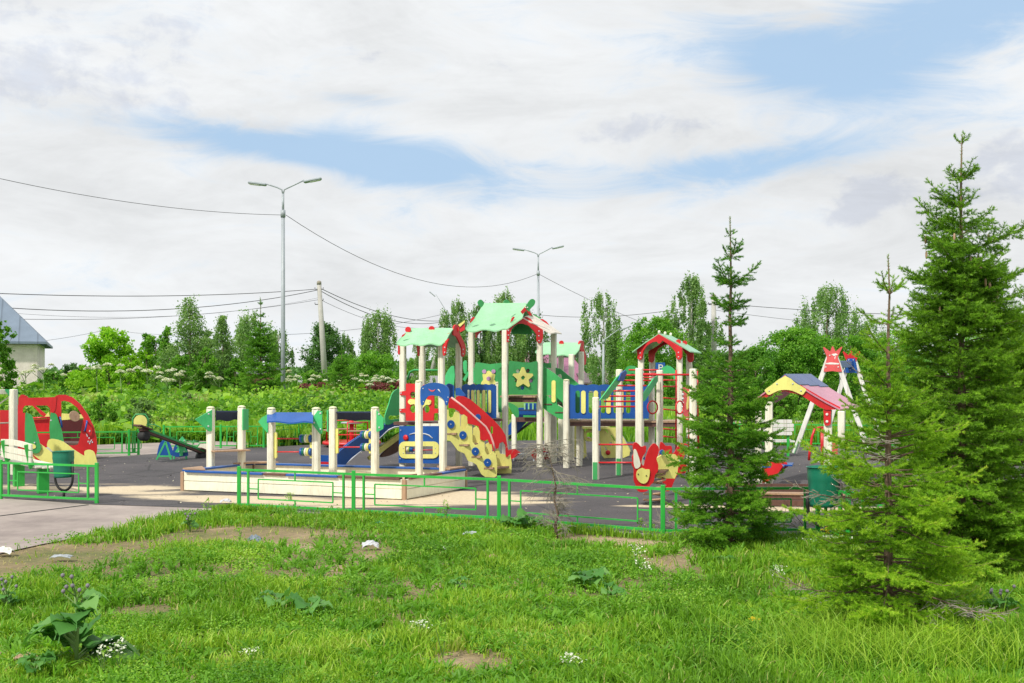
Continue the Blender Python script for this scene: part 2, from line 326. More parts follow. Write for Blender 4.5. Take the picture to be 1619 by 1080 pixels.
class VP:
    """vertical plane through two ground points; at(x, y) drops a sight line onto it"""
    def __init__(s, a, b): s.a = V(a); s.d = (V(b)-V(a)); s.d.z = 0; s.d.normalize(); s.n = V((s.d.y, -s.d.x, 0)); s.n = s.n if s.n.y < 0 else -s.n
    def at(s, x, y, off=0.0):
        r_ = V(((x-809.5)/F, 1, -(y-590)/F)); a = s.a+s.n*off; c = V((0, 0, CH)); t = (a-c).dot(s.n)/r_.dot(s.n); return c+r_*t
    def pts(s, L_, off=0.0): return [s.at(x, y, off) for x, y in L_]
def zm(ox, oy, k, L_): return [(ox+a/k, oy+b/k) for a, b in L_]
def ell(cx, cy, rx, ry, n=16, a0=0): return [(cx+rx*math.cos(2*math.pi*i/n+a0), cy+ry*math.sin(2*math.pi*i/n+a0)) for i in range(n)]
def rrect(x0, y0, x1, y1, r, n=4):
    o = []
    for cx, cy, a in ((x1-r, y1-r, 0), (x0+r, y1-r, 90), (x0+r, y0+r, 180), (x1-r, y0+r, 270)):
        for i in range(n+1): t = R(a+90*i/n); o.append((cx+r*math.cos(t), cy+r*math.sin(t)))
    return o
def spl(L_, sub=4, closed=True):
    """Catmull-Rom rounding of an outline"""
    m = len(L_); o = []
    for i in range(m if closed else m-1):
        p0, p1, p2, p3 = (L_[(i-1) % m], L_[i], L_[(i+1) % m], L_[(i+2) % m]) if closed else (L_[max(i-1, 0)], L_[i], L_[i+1], L_[min(i+2, m-1)])
        for k in range(sub):
            t = k/sub; o.append(tuple(.5*((2*b)+(-a+c)*t+(2*a-5*b+4*c-d)*t*t+(-a+3*b-3*c+d)*t**3) for a, b, c, d in zip(p0, p1, p2, p3)))
    if not closed: o.append(tuple(L_[-1]))
    return o
def flat(name, mat, parent, pl, outline, off=0.0, t=.018, holes=(), label=None, round_=0, bevel=.003):
    if round_: outline = spl(outline, round_)
    return MB().plate(pl.pts(outline, off), t, pl.n, [pl.pts(h, off) for h in holes]).build(name, mat, parent, bevel=0, label=label)
def bolts(parent, pl, L_, off, r=.014, mat='steel'):
    for x, y in L_:
        p = pl.at(x, y, off); MB().lathe(p-pl.n*.004, [(r, 0), (r, .006), (r*.6, .011)], 8, pl.n).build('bolt', mat, parent)
YAW = R(-17); U_ = V((math.cos(YAW), math.sin(YAW), 0)); V_ = V((-math.sin(YAW), math.cos(YAW), 0)); UP = V((0, 0, 1))
def post(parent, x, row, ytop, w=.092, cap=False, name='post', yaw=None, foot=False, mat='cream'):
    g = G(x, row); Z = g.y; h = CH-(ytop-590)*Z/F; ax = (U_, V_, UP)
    m = MB().box(g+UP*(h/2), (w, w, h), ax, .010)
    for sgn in (-1, 1):       # routed groove strips that give the laminated look
        m.box(g-V_*(w/2+.0015)+U_*(sgn*w*.22)+UP*(h/2), (.004, .003, h-.06), ax)
    o = m.build(name, mat, parent)
    if cap: MB().lathe(g+UP*(h+.001), [(w*.60, 0), (w*.60, .010), (w*.45, .020), (w*.15, .026)], 12).build('post_cap', 'cap', o)
    if foot: MB().box(g-V_*(w/2+.006)+UP*.14, (w*.75, .008, .26), ax).build('foot_plate', 'green', o)
    return o
# ============================================================ THE SETTING
def sheet(name, pts, z, mat, kind='structure'):
    me = bpy.data.meshes.new(name); me.from_pydata([(p[0], p[1], z) for p in pts], [], [tuple(range(len(pts)))]); me.update()
    if me.polygons[0].normal.z < 0: me.flip_normals()
    o = link(name, me, mat, None); o['kind'] = kind; return o
def gp(L_): return [G(x, y) for x, y in L_]
sheet('ground', [(-600, -20), (600, -20), (600, 1500), (-600, 1500)], -.03, 'field')
sheet('lawn', [(-9, 1), (9, 1), (9, 12.5), (-2, 14.0), (-9, 15)], -.012, 'soil')
pad = gp([(-420, 775), (0, 787), (150, 798), (378, 805), (559, 816), (789, 828), (1048, 848), (1300, 850), (1760, 866)]) + [V((16, 15, 0)), V((17, 27, 0))] + gp([(1400, 704), (1240, 705), (880, 696), (640, 699), (480, 704), (340, 711), (219, 720), (150, 725), (-500, 760)])
sheet('asphalt', pad, .004, 'asphalt')
path = gp([(-420, 775), (0, 787), (150, 798), (378, 805), (352, 810)]) + gp(spl([(300, 817), (200, 835), (110, 852), (40, 866), (-80, 895), (-300, 960)], 3, False))
sheet('pavement', path, 0.0, 'concrete')
sheet('back_path', gp([(218, 721), (342, 711), (420, 704), (400, 699), (320, 697), (216, 701), (120, 704), (-300, 720), (-300, 740)]), -.004, 'concrete')
sheet('back_road', [(-3, 36), (0, 35.5), (40, 33), (40, 35.5), (0, 38.2), (-3, 38.6)], -.012, 'concrete')
kb = MB(); kl = gp([(345, 804), (378, 806), (559, 817), (789, 829), (1048, 849.5), (1300, 851.5), (1760, 868)])
for a, b in zip(kl, kl[1:]): kb.beam(a+V((0, -.03, 0)), b+V((0, -.03, 0)), .06, .05)
k_ = kb.build('kerb', 'concrete'); k_['kind'] = 'structure'
jt = MB(); ja = gp([(-60, 823), (0, 816), (139, 798.5)])
for a, b in zip(ja, ja[1:]): jt.beam(a+UP*.003, b+UP*.003, .035, .004)
jt.build('pavement_joint', 'black')['kind'] = 'structure'

# ============================================================ FENCES
def fence(name, rows, label, group, h=.50, left_open=False, mat='fence_green', ins=True):
    g = [G(x, y) for x, y in rows]; t = thing(name, g[0], label, 'fence', group)
    for p in g: MB().box(p+UP*(h/2-.02), (.042, .042, h+.04), None, .004).build('fence_post', mat, t)
    for a, b in zip(g, g[1:]):
        d = (b-a); l = d.length; d.normalize(); m = MB(); q = lambda u, z: a+d*u+UP*z
        m.beam(q(0, h-.04), q(l, h-.04), .022, .026); m.beam(q(0, .05), q(l, .05), .022, .026)
        e = .13
        for u in (e, l-e): m.beam(q(u, .05), q(u, h-.04), .024, .022, (d.x, d.y, 0))
        if ins:
            z0, z1, i0, i1 = .125, .355, e+.14, l-e-.14
            m.beam(q(i0, z0), q(i1, z0), .010, .014); m.beam(q(i0, z1), q(i1, z1), .010, .014)
            for u in (i0, i1): m.beam(q(u, z0), q(u, z1), .010, .014, (d.x, d.y, 0))
            m.beam(q(e, .24), q(i0, .24), .010, .012); m.beam(q(i1, .24), q(l-e, .24), .010, .012)
            m.beam(q(l/2, z1), q(l/2, h-.04), .010, .014, (d.x, d.y, 0)); m.beam(q(l/2, .05), q(l/2, z0), .010, .014, (d.x, d.y, 0))
        m.build('fence_panel', mat, t)
    return t
FG = 'low green metal fences around the playground'
fence('metal_fence', [(378, 804), (559, 814), (789, 826), (1048, 847), (1293, 845), (1341, 856), (1700, 872)], 'low bright green metal fence running in front of the sandbox between lawn and asphalt', FG)
fence('metal_fence', [(-300, 778), (-150, 783), (1, 789), (153, 796)], 'low green metal fence in front of the bench and litter bin at left', FG)
fence('metal_fence', [(-150, 726), (40, 722), (204, 720), (219, 719)], 'low green metal fence ending beside the raised end of the seesaw', FG)
fence('metal_fence', [(259, 709), (349, 708.5), (417, 708), (478, 702), (538, 697), (600, 696), (664, 695.5)], 'low green metal fence along the far edge behind the sandbox', FG)
fence('metal_fence', [(1160, 703), (1206, 704), (1247, 704), (1303, 705), (1370, 706), (1450, 708)], 'low green metal fence at the far edge behind the white swing legs', FG)

# ============================================================ SANDBOX
c_ = dict(FL=G(289, 776), FR=G(639.5, 791), RB=G(735.6, 773), LB=G(400, 762))
sb = thing('sandbox', c_['FL'], 'long cream plank sandbox with worn blue rim and three small counters on posts', 'sandbox')
H = .27
def wall(a, b, name='side_board'):
    for k in range(2):
        z0 = .012+k*.128; d = (b-a).normalized(); m = MB().beam(a+d*.03+UP*(z0+.062), b-d*.03+UP*(z0+.062), .034, .122, UP, .004); m.build(name, 'cream_plank', sb)
order = ['FL', 'FR', 'RB', 'LB']
for a, b in zip(order, order[1:]+order[:1]): wall(c_[a], c_[b])
for a in order: MB().box(c_[a]+UP*.13, (.05, .05, .26), (U_, V_, UP), .006).build('corner_post', 'tan', sb)
def rail(a, b, t0, t1, mat, w_=.11, dz=0):
    d = b-a; MB().beam(a+d*t0+UP*(H+dz), b-d*(1-t1)+UP*(H+dz), w_, .026, UP, .004).build('rim_board', mat, sb)
a, b = c_['FL'], c_['FR']
rail(a, b, .02, .385, 'blue'); rail(a, b, .388, .49, 'brown', .09); rail(a, b, .493, .72, 'blue'); rail(a, b, .723, .985, 'brown', .10)
rail(b, c_['RB'], .05, .55, 'brown', .10); rail(b, c_['RB'], .555, .96, 'blue'); rail(c_['LB'], c_['RB'], .02, .98, 'blue'); rail(a, c_['LB'], .03, .97, 'blue')
def cseat(name, p, q1, q2, l=.42):
    d1 = (q1-p).normalized()*l; d2 = (q2-p).normalized()*l; MB().plate([p+UP*(H+.03), p+d1+UP*(H+.03), p+d2+UP*(H+.03)], .022, UP).build(name, 'tan', sb)
cseat('corner_seat', c_['FL'], c_['FR'], c_['LB'], .36); cseat('corner_seat', c_['RB'], c_['LB'], c_['FR'], .42); cseat('corner_seat', c_['LB'], c_['RB'], c_['FL'], .42)
cseat('corner_seat', c_['FR'], c_['FL'], c_['RB'], .30)
sg = 12; sv = []
for j in range(sg+1):
    for i in range(sg*2+1):
        u, v = i/(sg*2), j/sg; p = (c_['FL']*(1-u)+c_['FR']*u)*(1-v)+(c_['LB']*(1-u)+c_['RB']*u)*v; edge = min(u, 1-u, v, 1-v)
        sv.append((p.x, p.y, .15+.05*math.sin(5*p.x)*math.cos(4*p.y)-.02*edge))
m = MB().add(sv, [(j*(sg*2+1)+i, j*(sg*2+1)+i+1, (j+1)*(sg*2+1)+i+1, (j+1)*(sg*2+1)+i) for j in range(sg) for i in range(sg*2)], True); m.build('sand_fill', 'sand', sb)
for x, row, yt in ((333, 768, 645.5), (382, 765, 644), (429, 777, 647), (500, 779, 647), (526.5, 770, 645.5), (593, 773, 646)): post(sb, x, row, yt, cap='cream')
z2 = lambda L_: zm(280, 600, 4.76, L_)
def tri(pl, L_, label=None, off=.055, mat='mint2'):
    flat('side_panel', mat, sb, pl, L_, off, .02, label=label)
paint('mint2', (.055, .50, .17), .4, .3, (.4, .5, .4))
f1 = VP(G(333, 768), G(382, 765)); f2 = VP(G(429, 777), G(500, 779)); f3 = VP(G(526.5, 770), G(593, 773))
tri(f1, z2([(135, 300), (262, 228), (262, 385), (248, 392), (235, 388)])); bolts(sb, f1, z2([(238, 260), (236, 352)]), .07)
def wavy(pl, x0, y0, x1, y1, amp, n, yb, off0, off1, name, mat, t=.018):
    """counter roof sloping from off0 (back, top) to off1 (front, bottom)"""
    top = [pl.at(x0+(x1-x0)*i/n, y0, off0) for i in range(n+1)]
    zb = pl.at((x0+x1)/2, yb, off1).z
    bot = []
    for i in range(n+1):
        p = pl.at(x0+(x1-x0)*i/n, yb, off1); p.z = zb+amp*math.sin(i/n*math.pi*3); bot.append(p)
    m = MB(); vs = []
    nr = V((0, 0, 1))*(t)
    for a_, b_ in zip(top, bot): vs += [a_, b_, a_-nr, b_-nr]
    fs = []
    for i in range(n):
        a_, b_ = i*4, i*4+4; fs += [(a_, a_+1, b_+1, b_), (a_+2, b_+2, b_+3, a_+3), (a_+1, a_+3, b_+3, b_+1), (a_, b_, b_+2, a_+2)]
    fs += [(0, 2, 3, 1), (n*4, n*4+1, n*4+3, n*4+2)]
    m.add(vs, fs); return m.build(name, mat, sb)
wavy(f1, 341, 649.5, 378, 649.5, .012, 12, 663, .0, -.26, 'counter_roof', 'navy')
wavy(f2, 422, 652, 495, 652, .010, 14, 667, -.02, .26, 'counter_roof', 'blue')
wavy(f3, 532, 650.5, 587, 650.5, .008, 12, 662.5, .0, -.26, 'counter_roof', 'navy')
s1 = MB().beam(f1.at(335, 713.5, .09), f1.at(392, 711.5, .09), .20, .020, UP, .003); s1.build('shelf', 'tan', sb)
tri(f2, z2([(612, 318), (640, 285), (685, 262), (685, 400), (675, 395)]), off=.05); tri(f2, z2([(1002, 312), (1060, 235), (1092, 240), (1092, 405), (1078, 412)]), off=.06); bolts(sb, f2, z2([(1030, 325), (1078, 375), (1078, 255)]), .074)
tri(f3, [(595.5, 649), (607, 662), (606, 678), (597, 683), (595.5, 682)], off=.055); bolts(sb, f3, [(599, 655), (599.5, 676)], .07)
MB().box(G(382, 765)+U_*.056+V_*.01+UP*.93, (.018, .15, .30), (U_, V_, UP)).build('side_panel', 'mint2', sb)
MB().box(G(526.5, 770)-U_*.056+V_*.01+UP*.93, (.018, .15, .30), (U_, V_, UP)).build('side_panel', 'mint2', sb)
def abacus(pl, xl, xr, ys, xb, parent, plate=True):
    if plate: flat('rod_plate', 'yellow', parent, pl, rrect(xl-2.2, ys[0]-10, xl+2.2, ys[1]+10, 2, 2), .0, .03); flat('rod_plate', 'yellow', parent, pl, rrect(xr-2, ys[0]-10, xr+1.5, ys[1]+10, 1.5, 2), .0, .03)
    for y in ys:
        a_, b_ = pl.at(xl, y), pl.at(xr, y); MB().tube([a_, b_], .009, 8).build('rod', 'red', parent)
        d = (b_-a_).normalized()
        for k, (mt, wd) in enumerate((('blue', .035), ('teal', .025), ('cream', .028), ('yellow', .028), ('blue', .035))):
            c = pl.at(xb, y)+d*(k*.034); MB().lathe(c, [(.012, 0), (.052, .002), (.056, .008), (.056, wd-.006), (.050, wd-.001), (.012, wd)], 14, d).build('bead', mt, parent)
abacus(f2, 436, 492.5, (693.5, 714.5), 475, sb); abacus(f3, 533, 586, (687.5, 707), 571.5, sb)
# small weeds at the foot of the box
# ============================================================ PLAY COMPLEX
px = thing('play_structure', G(745, 740), 'big wooden play complex with green and red roofs, blue bridges and slides', 'play structure')
T1 = VP(G(637, 747), G(698, 751)); z3 = lambda L_: zm(620, 600, 6.75, L_); z1 = lambda L_: zm(500, 590, 6.35, L_)
post(px, 637, 747, 545); post(px, 667.5, 741, 545); post(px, 698, 750, 545); post(px, 725.5, 744, 543)
post(px, 662.5, 773, 604, cap='cream', w=.088); post(px, 700.5, 775, 612, cap='cream', w=.088)
# --- roofs
def patch(name, mat, parent, rows, t=.02, label=None, smooth=True):
    """curved sheet from a grid of 3D points, given thickness downward"""
    n = len(rows[0]); vs = [p for r_ in rows for p in r_]; k = len(vs); vs = vs+[p-UP*t for p in vs]; fs = []
    for j in range(len(rows)-1):
        for i in range(n-1):
            a_, b_, c, d = j*n+i, j*n+i+1, (j+1)*n+i+1, (j+1)*n+i; fs += [(a_, b_, c, d), (k+a_, k+d, k+c, k+b_)]
    R_ = len(rows)
    rim = [i for i in range(n)]+[j*n+n-1 for j in range(1, R_)]+[(R_-1)*n+i for i in range(n-2, -1, -1)]+[j*n for j in range(R_-2, 0, -1)]
    for a_, b_ in zip(rim, rim[1:]+rim[:1]): fs.append((a_, k+a_, k+b_, b_))
    return MB().add(vs, fs).build(name, mat, parent, label=label)
def slope(name, mat, parent, top, bot, Zt, Zb, curve=.0, slant=None, n=12, wav=None, m=8, t=.02, flare=0.35):
    """roof slope from the ridge polyline top (px) to the eave polyline bot (px)"""
    def along(L_, u):
        L_ = [V((a_, b_, 0)) for a_, b_ in L_]; tot = [0]
        for a_, b_ in zip(L_, L_[1:]): tot.append(tot[-1]+(b_-a_).length)
        q = u*tot[-1]
        for i in range(len(L_)-1):
            if q <= tot[i+1]+1e-9: f = (q-tot[i])/max(1e-9, tot[i+1]-tot[i]); return L_[i].lerp(L_[i+1], f)
        return L_[-1]
    rows = []
    for j in range(m+1):
        v = j/m; r_ = []
        for i in range(n+1):
            u = i/n; a_ = along(top, u); b_ = along(bot, u); zt = Zt[0]+(Zt[1]-Zt[0])*u; zb = Zb[0]+(Zb[1]-Zb[0])*u
            A = P(a_.x, a_.y, zt); B = P(b_.x, b_.y, zb); q = A.lerp(B, v); q.z -= flare*v*(1-v)*abs(A.z-B.z); r_.append(q)
        rows.append(r_)
    return patch(name, mat, parent, rows, t)
def eave(x0, x1, y0, y1, amp, k, n=24): return [(x0+(x1-x0)*i/n, y0+(y1-y0)*i/n+amp*math.sin(2*math.pi*k*i/n+.4)) for i in range(n+1)]
# left tower roof: front slope, far slope, gable brackets
r1 = slope('roof_panel', 'mint', px, [(651, 519), (718, 518.5)], [(627, 541), (629, 544)]+eave(633, 697, 544.5, 543.5, 1.4, 2.3)+[(706, 537)], (17.9, 17.7), (17.45, 17.25), n=30, flare=-.35)
r2 = slope('roof_panel', 'mint', px, [(651, 519.5), (719, 520)], [(670, 547), (737, 548)], (17.92, 17.72), (18.6, 18.35), n=10, flare=-.3)
def gable_y(parent, pl, outer, mat='red', boltpx=(), t=.03, off=0):
    o = flat('gable_board', mat, parent, pl, outer, off, t, round_=0); bolts(parent, pl, boltpx, off+t/2, .013); return o
gL = VP(P(718, 600, 17.68), P(718, 600, 17.68)+V((.55, .83, 0)))      # gable end faces right and slightly forward
z1b = lambda L_: zm(620, 470, 7.2, L_)
gable_y(px, gL, spl(z1b([(700, 330), (735, 312), (765, 345), (755, 395), (790, 470), (825, 550), (825, 640), (805, 678), (790, 660), (785, 580), (740, 470), (715, 440), (690, 425)]), 3), boltpx=z1b([(808, 595), (808, 645)]))
gable_y(px, T1, spl(z1b([(580, 540), (610, 500), (650, 470), (625, 540), (612, 640), (597, 665), (582, 650)]), 3), off=.06, boltpx=z1b([(598, 572), (598, 628)]))
for L_ in ([(72, 545), (90, 545), (92, 640), (80, 655), (72, 640)], [(282, 538), (312, 538), (308, 665), (298, 672)]): gable_y(px, T1, z1b(L_), off=.05)
for cx, cy, r_ in ((182, 348, 34), (450, 340, 34), (733, 345, 32)):
    x, y = 620+cx/7.2, 473+cy/7.2; p = P(x, y, 17.75); MB().lathe(p-V_*.012, [(r_/7.2/98.6, 0), (r_/7.2/98.6, .024)], 20, V_).build('ridge_knob', 'red', px)
for L_ in ([(105, 458), (115, 430), (160, 405), (135, 440)], [(620, 440), (630, 415), (655, 402), (640, 430)]):
    q = [P(x, y, 17.48) for x, y in z1b(L_)]; MB().plate(q, .02, V((0, -1, 0))).build('roof_mark', 'red', px)
# railings of the left tower
flat('puzzle_panel', 'red', px, T1, z3([(150, 45), (245, 45), (450, 70), (450, 310), (492, 312), (492, 358), (450, 362), (445, 440), (150, 440), (145, 355), (85, 352), (82, 315), (150, 308), (150, 172), (88, 168), (85, 132), (150, 120)]), .06, .018, [z3(ell(225, 165, 32, 38, 12)), z3(ell(225, 315, 34, 42, 12)), z3(ell(372, 315, 32, 42, 12))])
bolts(px, T1, z3([(95, 147), (92, 330)]), .07)
flat('puzzle_cross', 'yellow', px, T1, spl(z3([(170, 240), (195, 208), (245, 215), (330, 215), (352, 190), (372, 215), (412, 222), (415, 255), (395, 272), (365, 270), (335, 300), (300, 345), (255, 300), (240, 262), (200, 270)]), 2), .08, .018)
bolts(px, T1, z3([(195, 240), (398, 240)]), .09, .008)
MB().box(T1.at(668, 668.5, -.33), (.74, .66, .05), (U_, V_, UP)).build('deck', 'brown', px)
flat('deck_board', 'cream', px, T1, z3([(300, 470), (505, 470), (505, 530), (300, 530)]), .04, .03)
flat('front_panel', 'blue', px, T1, z3([(80, 497), (500, 497), (508, 898), (72, 890)]), .065, .018, [z3([(140, 712), (437, 712), (437, 798), (140, 798)])])
flat('ring_board', 'yellow', px, T1, z3(rrect(76, 662, 500, 842, 60)), .085, .018, [z3([(140, 712), (437, 712), (437, 798), (140, 798)])])
bolts(px, T1, z3([(90, 542), (85, 846), (120, 732), (120, 785), (462, 732), (462, 785)]), .095, .010)
MB().lathe(T1.at(642.2, 692.2, .08), [(.048, 0), (.048, .02), (.02, .025)], 16, T1.n).build('red_knob', 'red', px)
MB().tube([T1.at(648, 687, .078), T1.at(655, 685, .078), T1.at(672, 686, .078), T1.at(678, 688, .078), T1.at(684, 693, .078)], .010, 6).build('groove', 'steel', px)
MB().tube([T1.at(641, 711.5, .07), T1.at(685, 711.5, .07)], .008, 6).build('rod', 'red', px)
for k, mt in enumerate(('cream', 'yellow', 'teal', 'blue', 'blue')):
    MB().lathe(T1.at(643.5+k*2.0, 710.5, .07), [(.02, 0), (.042, .004), (.042, .016), (.02, .02)], 14, U_).build('bead', mt, px)
# elephant-shaped arch between the two capped posts
ea = VP(G(662.5, 773), G(700.5, 775))
flat('arch_board', 'blue', px, ea, spl(z3([(305, 112), (330, 68), (400, 40), (470, 35), (540, 50), (595, 85), (612, 130), (612, 180), (592, 270), (572, 272), (558, 228), (538, 200), (500, 178), (430, 170), (385, 180), (365, 205), (348, 235), (335, 272), (315, 272), (305, 230)]), 2), .06, .018)
flat('smile_mark', 'pink_red', px, ea, spl(z3([(385, 98), (410, 112), (440, 115), (462, 105), (445, 125), (415, 128)]), 2), .072, .006)
flat('eye_mark', 'white', px, ea, spl(z3([(485, 105), (500, 105), (516, 138), (505, 125)]), 2), .072, .006)
bolts(px, ea, z3([(330, 97), (335, 238), (597, 190), (582, 238)]), .07, .009)
# stairs
sA = VP(G(700, 757), G(782, 755)); sB = VP(G(724, 751), G(812, 748.5))
flat('stringer', 'yellow', px, sA, z3([(580, 320), (602, 322), (604, 385), (625, 410), (650, 400), (664, 350), (690, 338), (718, 350), (724, 490), (748, 535), (785, 530), (798, 495), (806, 470), (838, 464), (852, 480), (856, 660), (885, 700), (918, 692), (932, 650), (960, 636), (984, 650), (988, 760), (1010, 803), (1040, 800), (1060, 775), (1100, 760), (1120, 900), (1115, 1030), (1090, 1045), (990, 1040), (950, 1010), (900, 910), (860, 885), (810, 870), (770, 790), (700, 760), (650, 690), (620, 655), (580, 650)]), .0, .022)
flat('handrail_board', 'red', px, sA, z3([(603, 205), (632, 192), (760, 290), (880, 398), (1000, 505), (1050, 590), (1080, 680), (1100, 762), (1078, 762), (1060, 690), (1040, 690), (1020, 640), (985, 655), (940, 640), (938, 560), (920, 500), (880, 488), (855, 480), (805, 470), (802, 400), (770, 375), (728, 372), (715, 345), (660, 310), (600, 305)]), .022, .018)
flat('stringer', 'yellow', px, sB, z3([(735, 385), (770, 372), (800, 400), (802, 530), (865, 590), (866, 520), (900, 500), (934, 530), (936, 690), (995, 740), (998, 690), (1040, 670), (1064, 700), (1066, 800), (1100, 800), (1100, 740), (1130, 740), (1150, 790), (1200, 800), (1230, 830), (1260, 800), (1275, 900), (1270, 1000), (1240, 1030), (1190, 1030), (1130, 1000), (1050, 960), (980, 900), (900, 820), (800, 740), (735, 660)]), .0, .022)
flat('handrail_board', 'red', px, sB, z3([(680, 190), (710, 175), (760, 178), (830, 210), (950, 310), (1100, 450), (1170, 530), (1210, 600), (1230, 720), (1245, 800), (1230, 830), (1214, 822), (1208, 700), (1180, 665), (1145, 680), (1132, 735), (1095, 740), (1080, 680), (1050, 590), (900, 440), (780, 330), (680, 230)]), .022, .018, [z3(rrect(1050, 500, 1076, 580, 12, 3))])
MB().tube([sA.at(x, y, .03) for x, y in z3([(632, 192), (760, 290), (880, 398), (1000, 505), (1050, 590), (1080, 680), (1100, 762)])], .015, 6).build('board_edge', 'edge', px)
flat('blue_disc', 'blue', px, sB, z3(ell(915, 400, 30, 32)), .034, .012)
for cx, cy in ((627, 478), (755, 595), (888, 768), (1018, 887)):
    o = flat('blue_disc', 'blue', px, sA, z3(ell(cx, cy, 39, 44, 18)), .022, .018); bolts(px, sA, z3([(cx, cy)]), .032, .010)
for x0, x1, y in ((585, 672, 580), (715, 803, 700), (845, 938, 825), (978, 1070, 947)):
    a_ = sA.at(620+(x0+x1)/13.5, 600+y/6.75, .013); MB().box(a_, ((x1-x0)/6.75/103, .008, .022), (sA.d, sA.n, UP)).build('tread_end', 'tan', px)
    b_ = a_+(sB.at(620+(x0+x1)/13.5+26, 600+y/6.75-2, 0)-a_); MB().beam(a_, b_, .16, .03, UP).build('tread', 'tan', px)
# blue slide going down to the left
lA = VP(G(532, 752), G(640, 741)); lB = VP(G(520, 742), G(640, 734))
flat('slide_side', 'blue', px, lA, z1([(210, 800), (350, 692), (530, 570), (600, 545), (690, 515), (760, 490), (835, 490), (835, 530), (780, 535), (720, 562), (640, 640), (540, 720), (430, 790), (350, 850), (280, 930), (205, 940)]), .0, .02)
flat('slide_side', 'blue', px, lB, z1([(190, 800), (330, 690), (530, 560), (640, 520), (760, 470), (835, 470), (835, 520), (780, 525), (640, 640), (430, 790), (280, 900), (190, 905)]), .0, .02)
flat('slide_guard', 'mint2', px, lA, spl(z1([(690, 500), (688, 425), (720, 330), (755, 215), (790, 172), (835, 163), (840, 300), (838, 420), (740, 425), (722, 448), (735, 470), (790, 462), (838, 458), (838, 486), (780, 492), (735, 515), (700, 515)]), 2), .022, .018)
belly = []
for q in ((285, 925), (430, 800), (540, 725), (640, 650), (720, 575), (780, 545), (838, 535)): belly.append(z1([q])[0])
rows = [[lA.at(x, y, -.02) for x, y in belly], [lB.at(x+1, y-3, .02) for x, y in belly]]; patch('slide_bed', 'steel', px, rows, .015)
flat('slide_beam', 'yellow', px, lA, z1([(838, 598), (838, 655), (630, 810), (530, 870), (520, 845), (640, 740)]), -.1, .04)
flat('slide_beam', 'brown', px, lA, spl(z1([(838, 640), (838, 760), (760, 815), (690, 838), (640, 838), (700, 770)]), 2), -.2, .04)
# bridge railing towards the middle tower
b1_ = VP(G(728, 744), G(790, 743))
wt = [(745, 70)]+[(760+i*10, 62-14*abs(math.sin((i*10)/68*math.pi))) for i in range(34)]+[(1112, 70)]
flat('bridge_railing', 'blue', px, b1_, z3(wt+[(1112, 415), (745, 400)]), .05, .018, [z3(rrect(x-11, 110, x+11, 350, 10, 3)) for x in (815, 885, 945, 1005)])
for x in (858, 918, 977, 1040): flat('railing_slat', 'yellow', px, b1_, z3(rrect(x-15, 112, x+15, 358, 14, 3)), .07, .014)
flat('bridge_railing', 'blue', px, T1, z3([(572, 60), (605, 42), (640, 52), (662, 75), (662, 200), (590, 200)]), -.3, .018); flat('side_panel', 'blue', px, T1, z3([(680, 92), (720, 88), (785, 170), (760, 178), (680, 168)]), -.25, .018)
MB().beam(b1_.at(730, 664, -.3), b1_.at(790, 663, -.3), .55, .04).build('bridge_deck', 'brown', px)
post(px, 744, 726, 606, cap='cream'); post(px, 787, 735, 606, cap='cream', w=.08)
# --- middle tower
T2 = VP(G(745, 737), G(853, 739)); zc = lambda L_: zm(740, 470, 7.2, L_); z4 = lambda L_: zm(780, 600, 7.2, L_)
post(px, 745.5, 737, 523); post(px, 798.5, 741, 522); post(px, 853.5, 739, 525); post(px, 875.5, 733, 523)
slope('roof_panel', 'mint', px, [(765, 479.3), (832, 479)], [(736, 518), (738, 522)]+eave(742, 797, 522.5, 520.5, 1.6, 1.6)+[(801, 520), (812, 512), (826, 502)], (19.35, 19.05), (18.7, 18.4), n=34, m=12, flare=.30)
slope('roof_panel', 'mint', px, [(765, 480), (832, 480)], [(800, 521), (858, 523)], (19.4, 19.1), (20.1, 19.9), n=8, flare=.2)
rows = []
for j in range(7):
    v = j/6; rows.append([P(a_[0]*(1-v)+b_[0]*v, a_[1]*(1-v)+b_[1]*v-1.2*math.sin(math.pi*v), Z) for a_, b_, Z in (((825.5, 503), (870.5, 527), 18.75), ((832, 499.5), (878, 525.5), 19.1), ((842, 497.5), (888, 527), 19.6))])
patch('roof_panel', 'pale', px, rows, .02, label='roof panel painted pale as if in grazing sky glare, with red half discs')  # sky glare on this green slope is put into its pale colour
rows = []
for j in range(7):
    v = j/6; rows.append([P(a_[0]*(1-v)+b_[0]*v, a_[1]*(1-v)+b_[1]*v-1.0*math.sin(math.pi*v), Z) for a_, b_, Z in (((826, 504.5), (800, 523), 18.8), ((832, 502), (812, 523), 19.8))])
patch('roof_panel', 'green', px, rows, .02)
flat('roof_panel', 'green', px, T2, zc([(480, 420), (540, 320), (600, 295), (680, 320), (740, 370), (770, 400), (700, 425), (560, 418)]), -.65, .02)
flat('roof_panel', 'green', px, T2, zc([(735, 192), (760, 195), (830, 240), (815, 245)]), -.5, .03)
gM = VP(G(798.5, 741), G(853.5, 739)); 
gable_y(px, gM, zc([(620, 238), (700, 292), (765, 318), (850, 372), (850, 470), (828, 522), (800, 522), (783, 498), (780, 430), (745, 380), (690, 325), (620, 300), (560, 305), (520, 330), (490, 370), (470, 430), (462, 510), (440, 510), (438, 380), (470, 340)]), boltpx=zc([(460, 378), (460, 432), (460, 488), (808, 386), (806, 440), (808, 496)]), off=.06)
for L_ in ([(0, 375), (170, 372), (120, 420), (90, 470), (85, 380)], [(360, 378), (388, 378), (388, 450), (375, 420)]): gable_y(px, T2, zc(L_), off=.04)
gR = VP(P(832, 600, 19.0), P(832, 600, 19.0)+V((.6, .8, 0)))
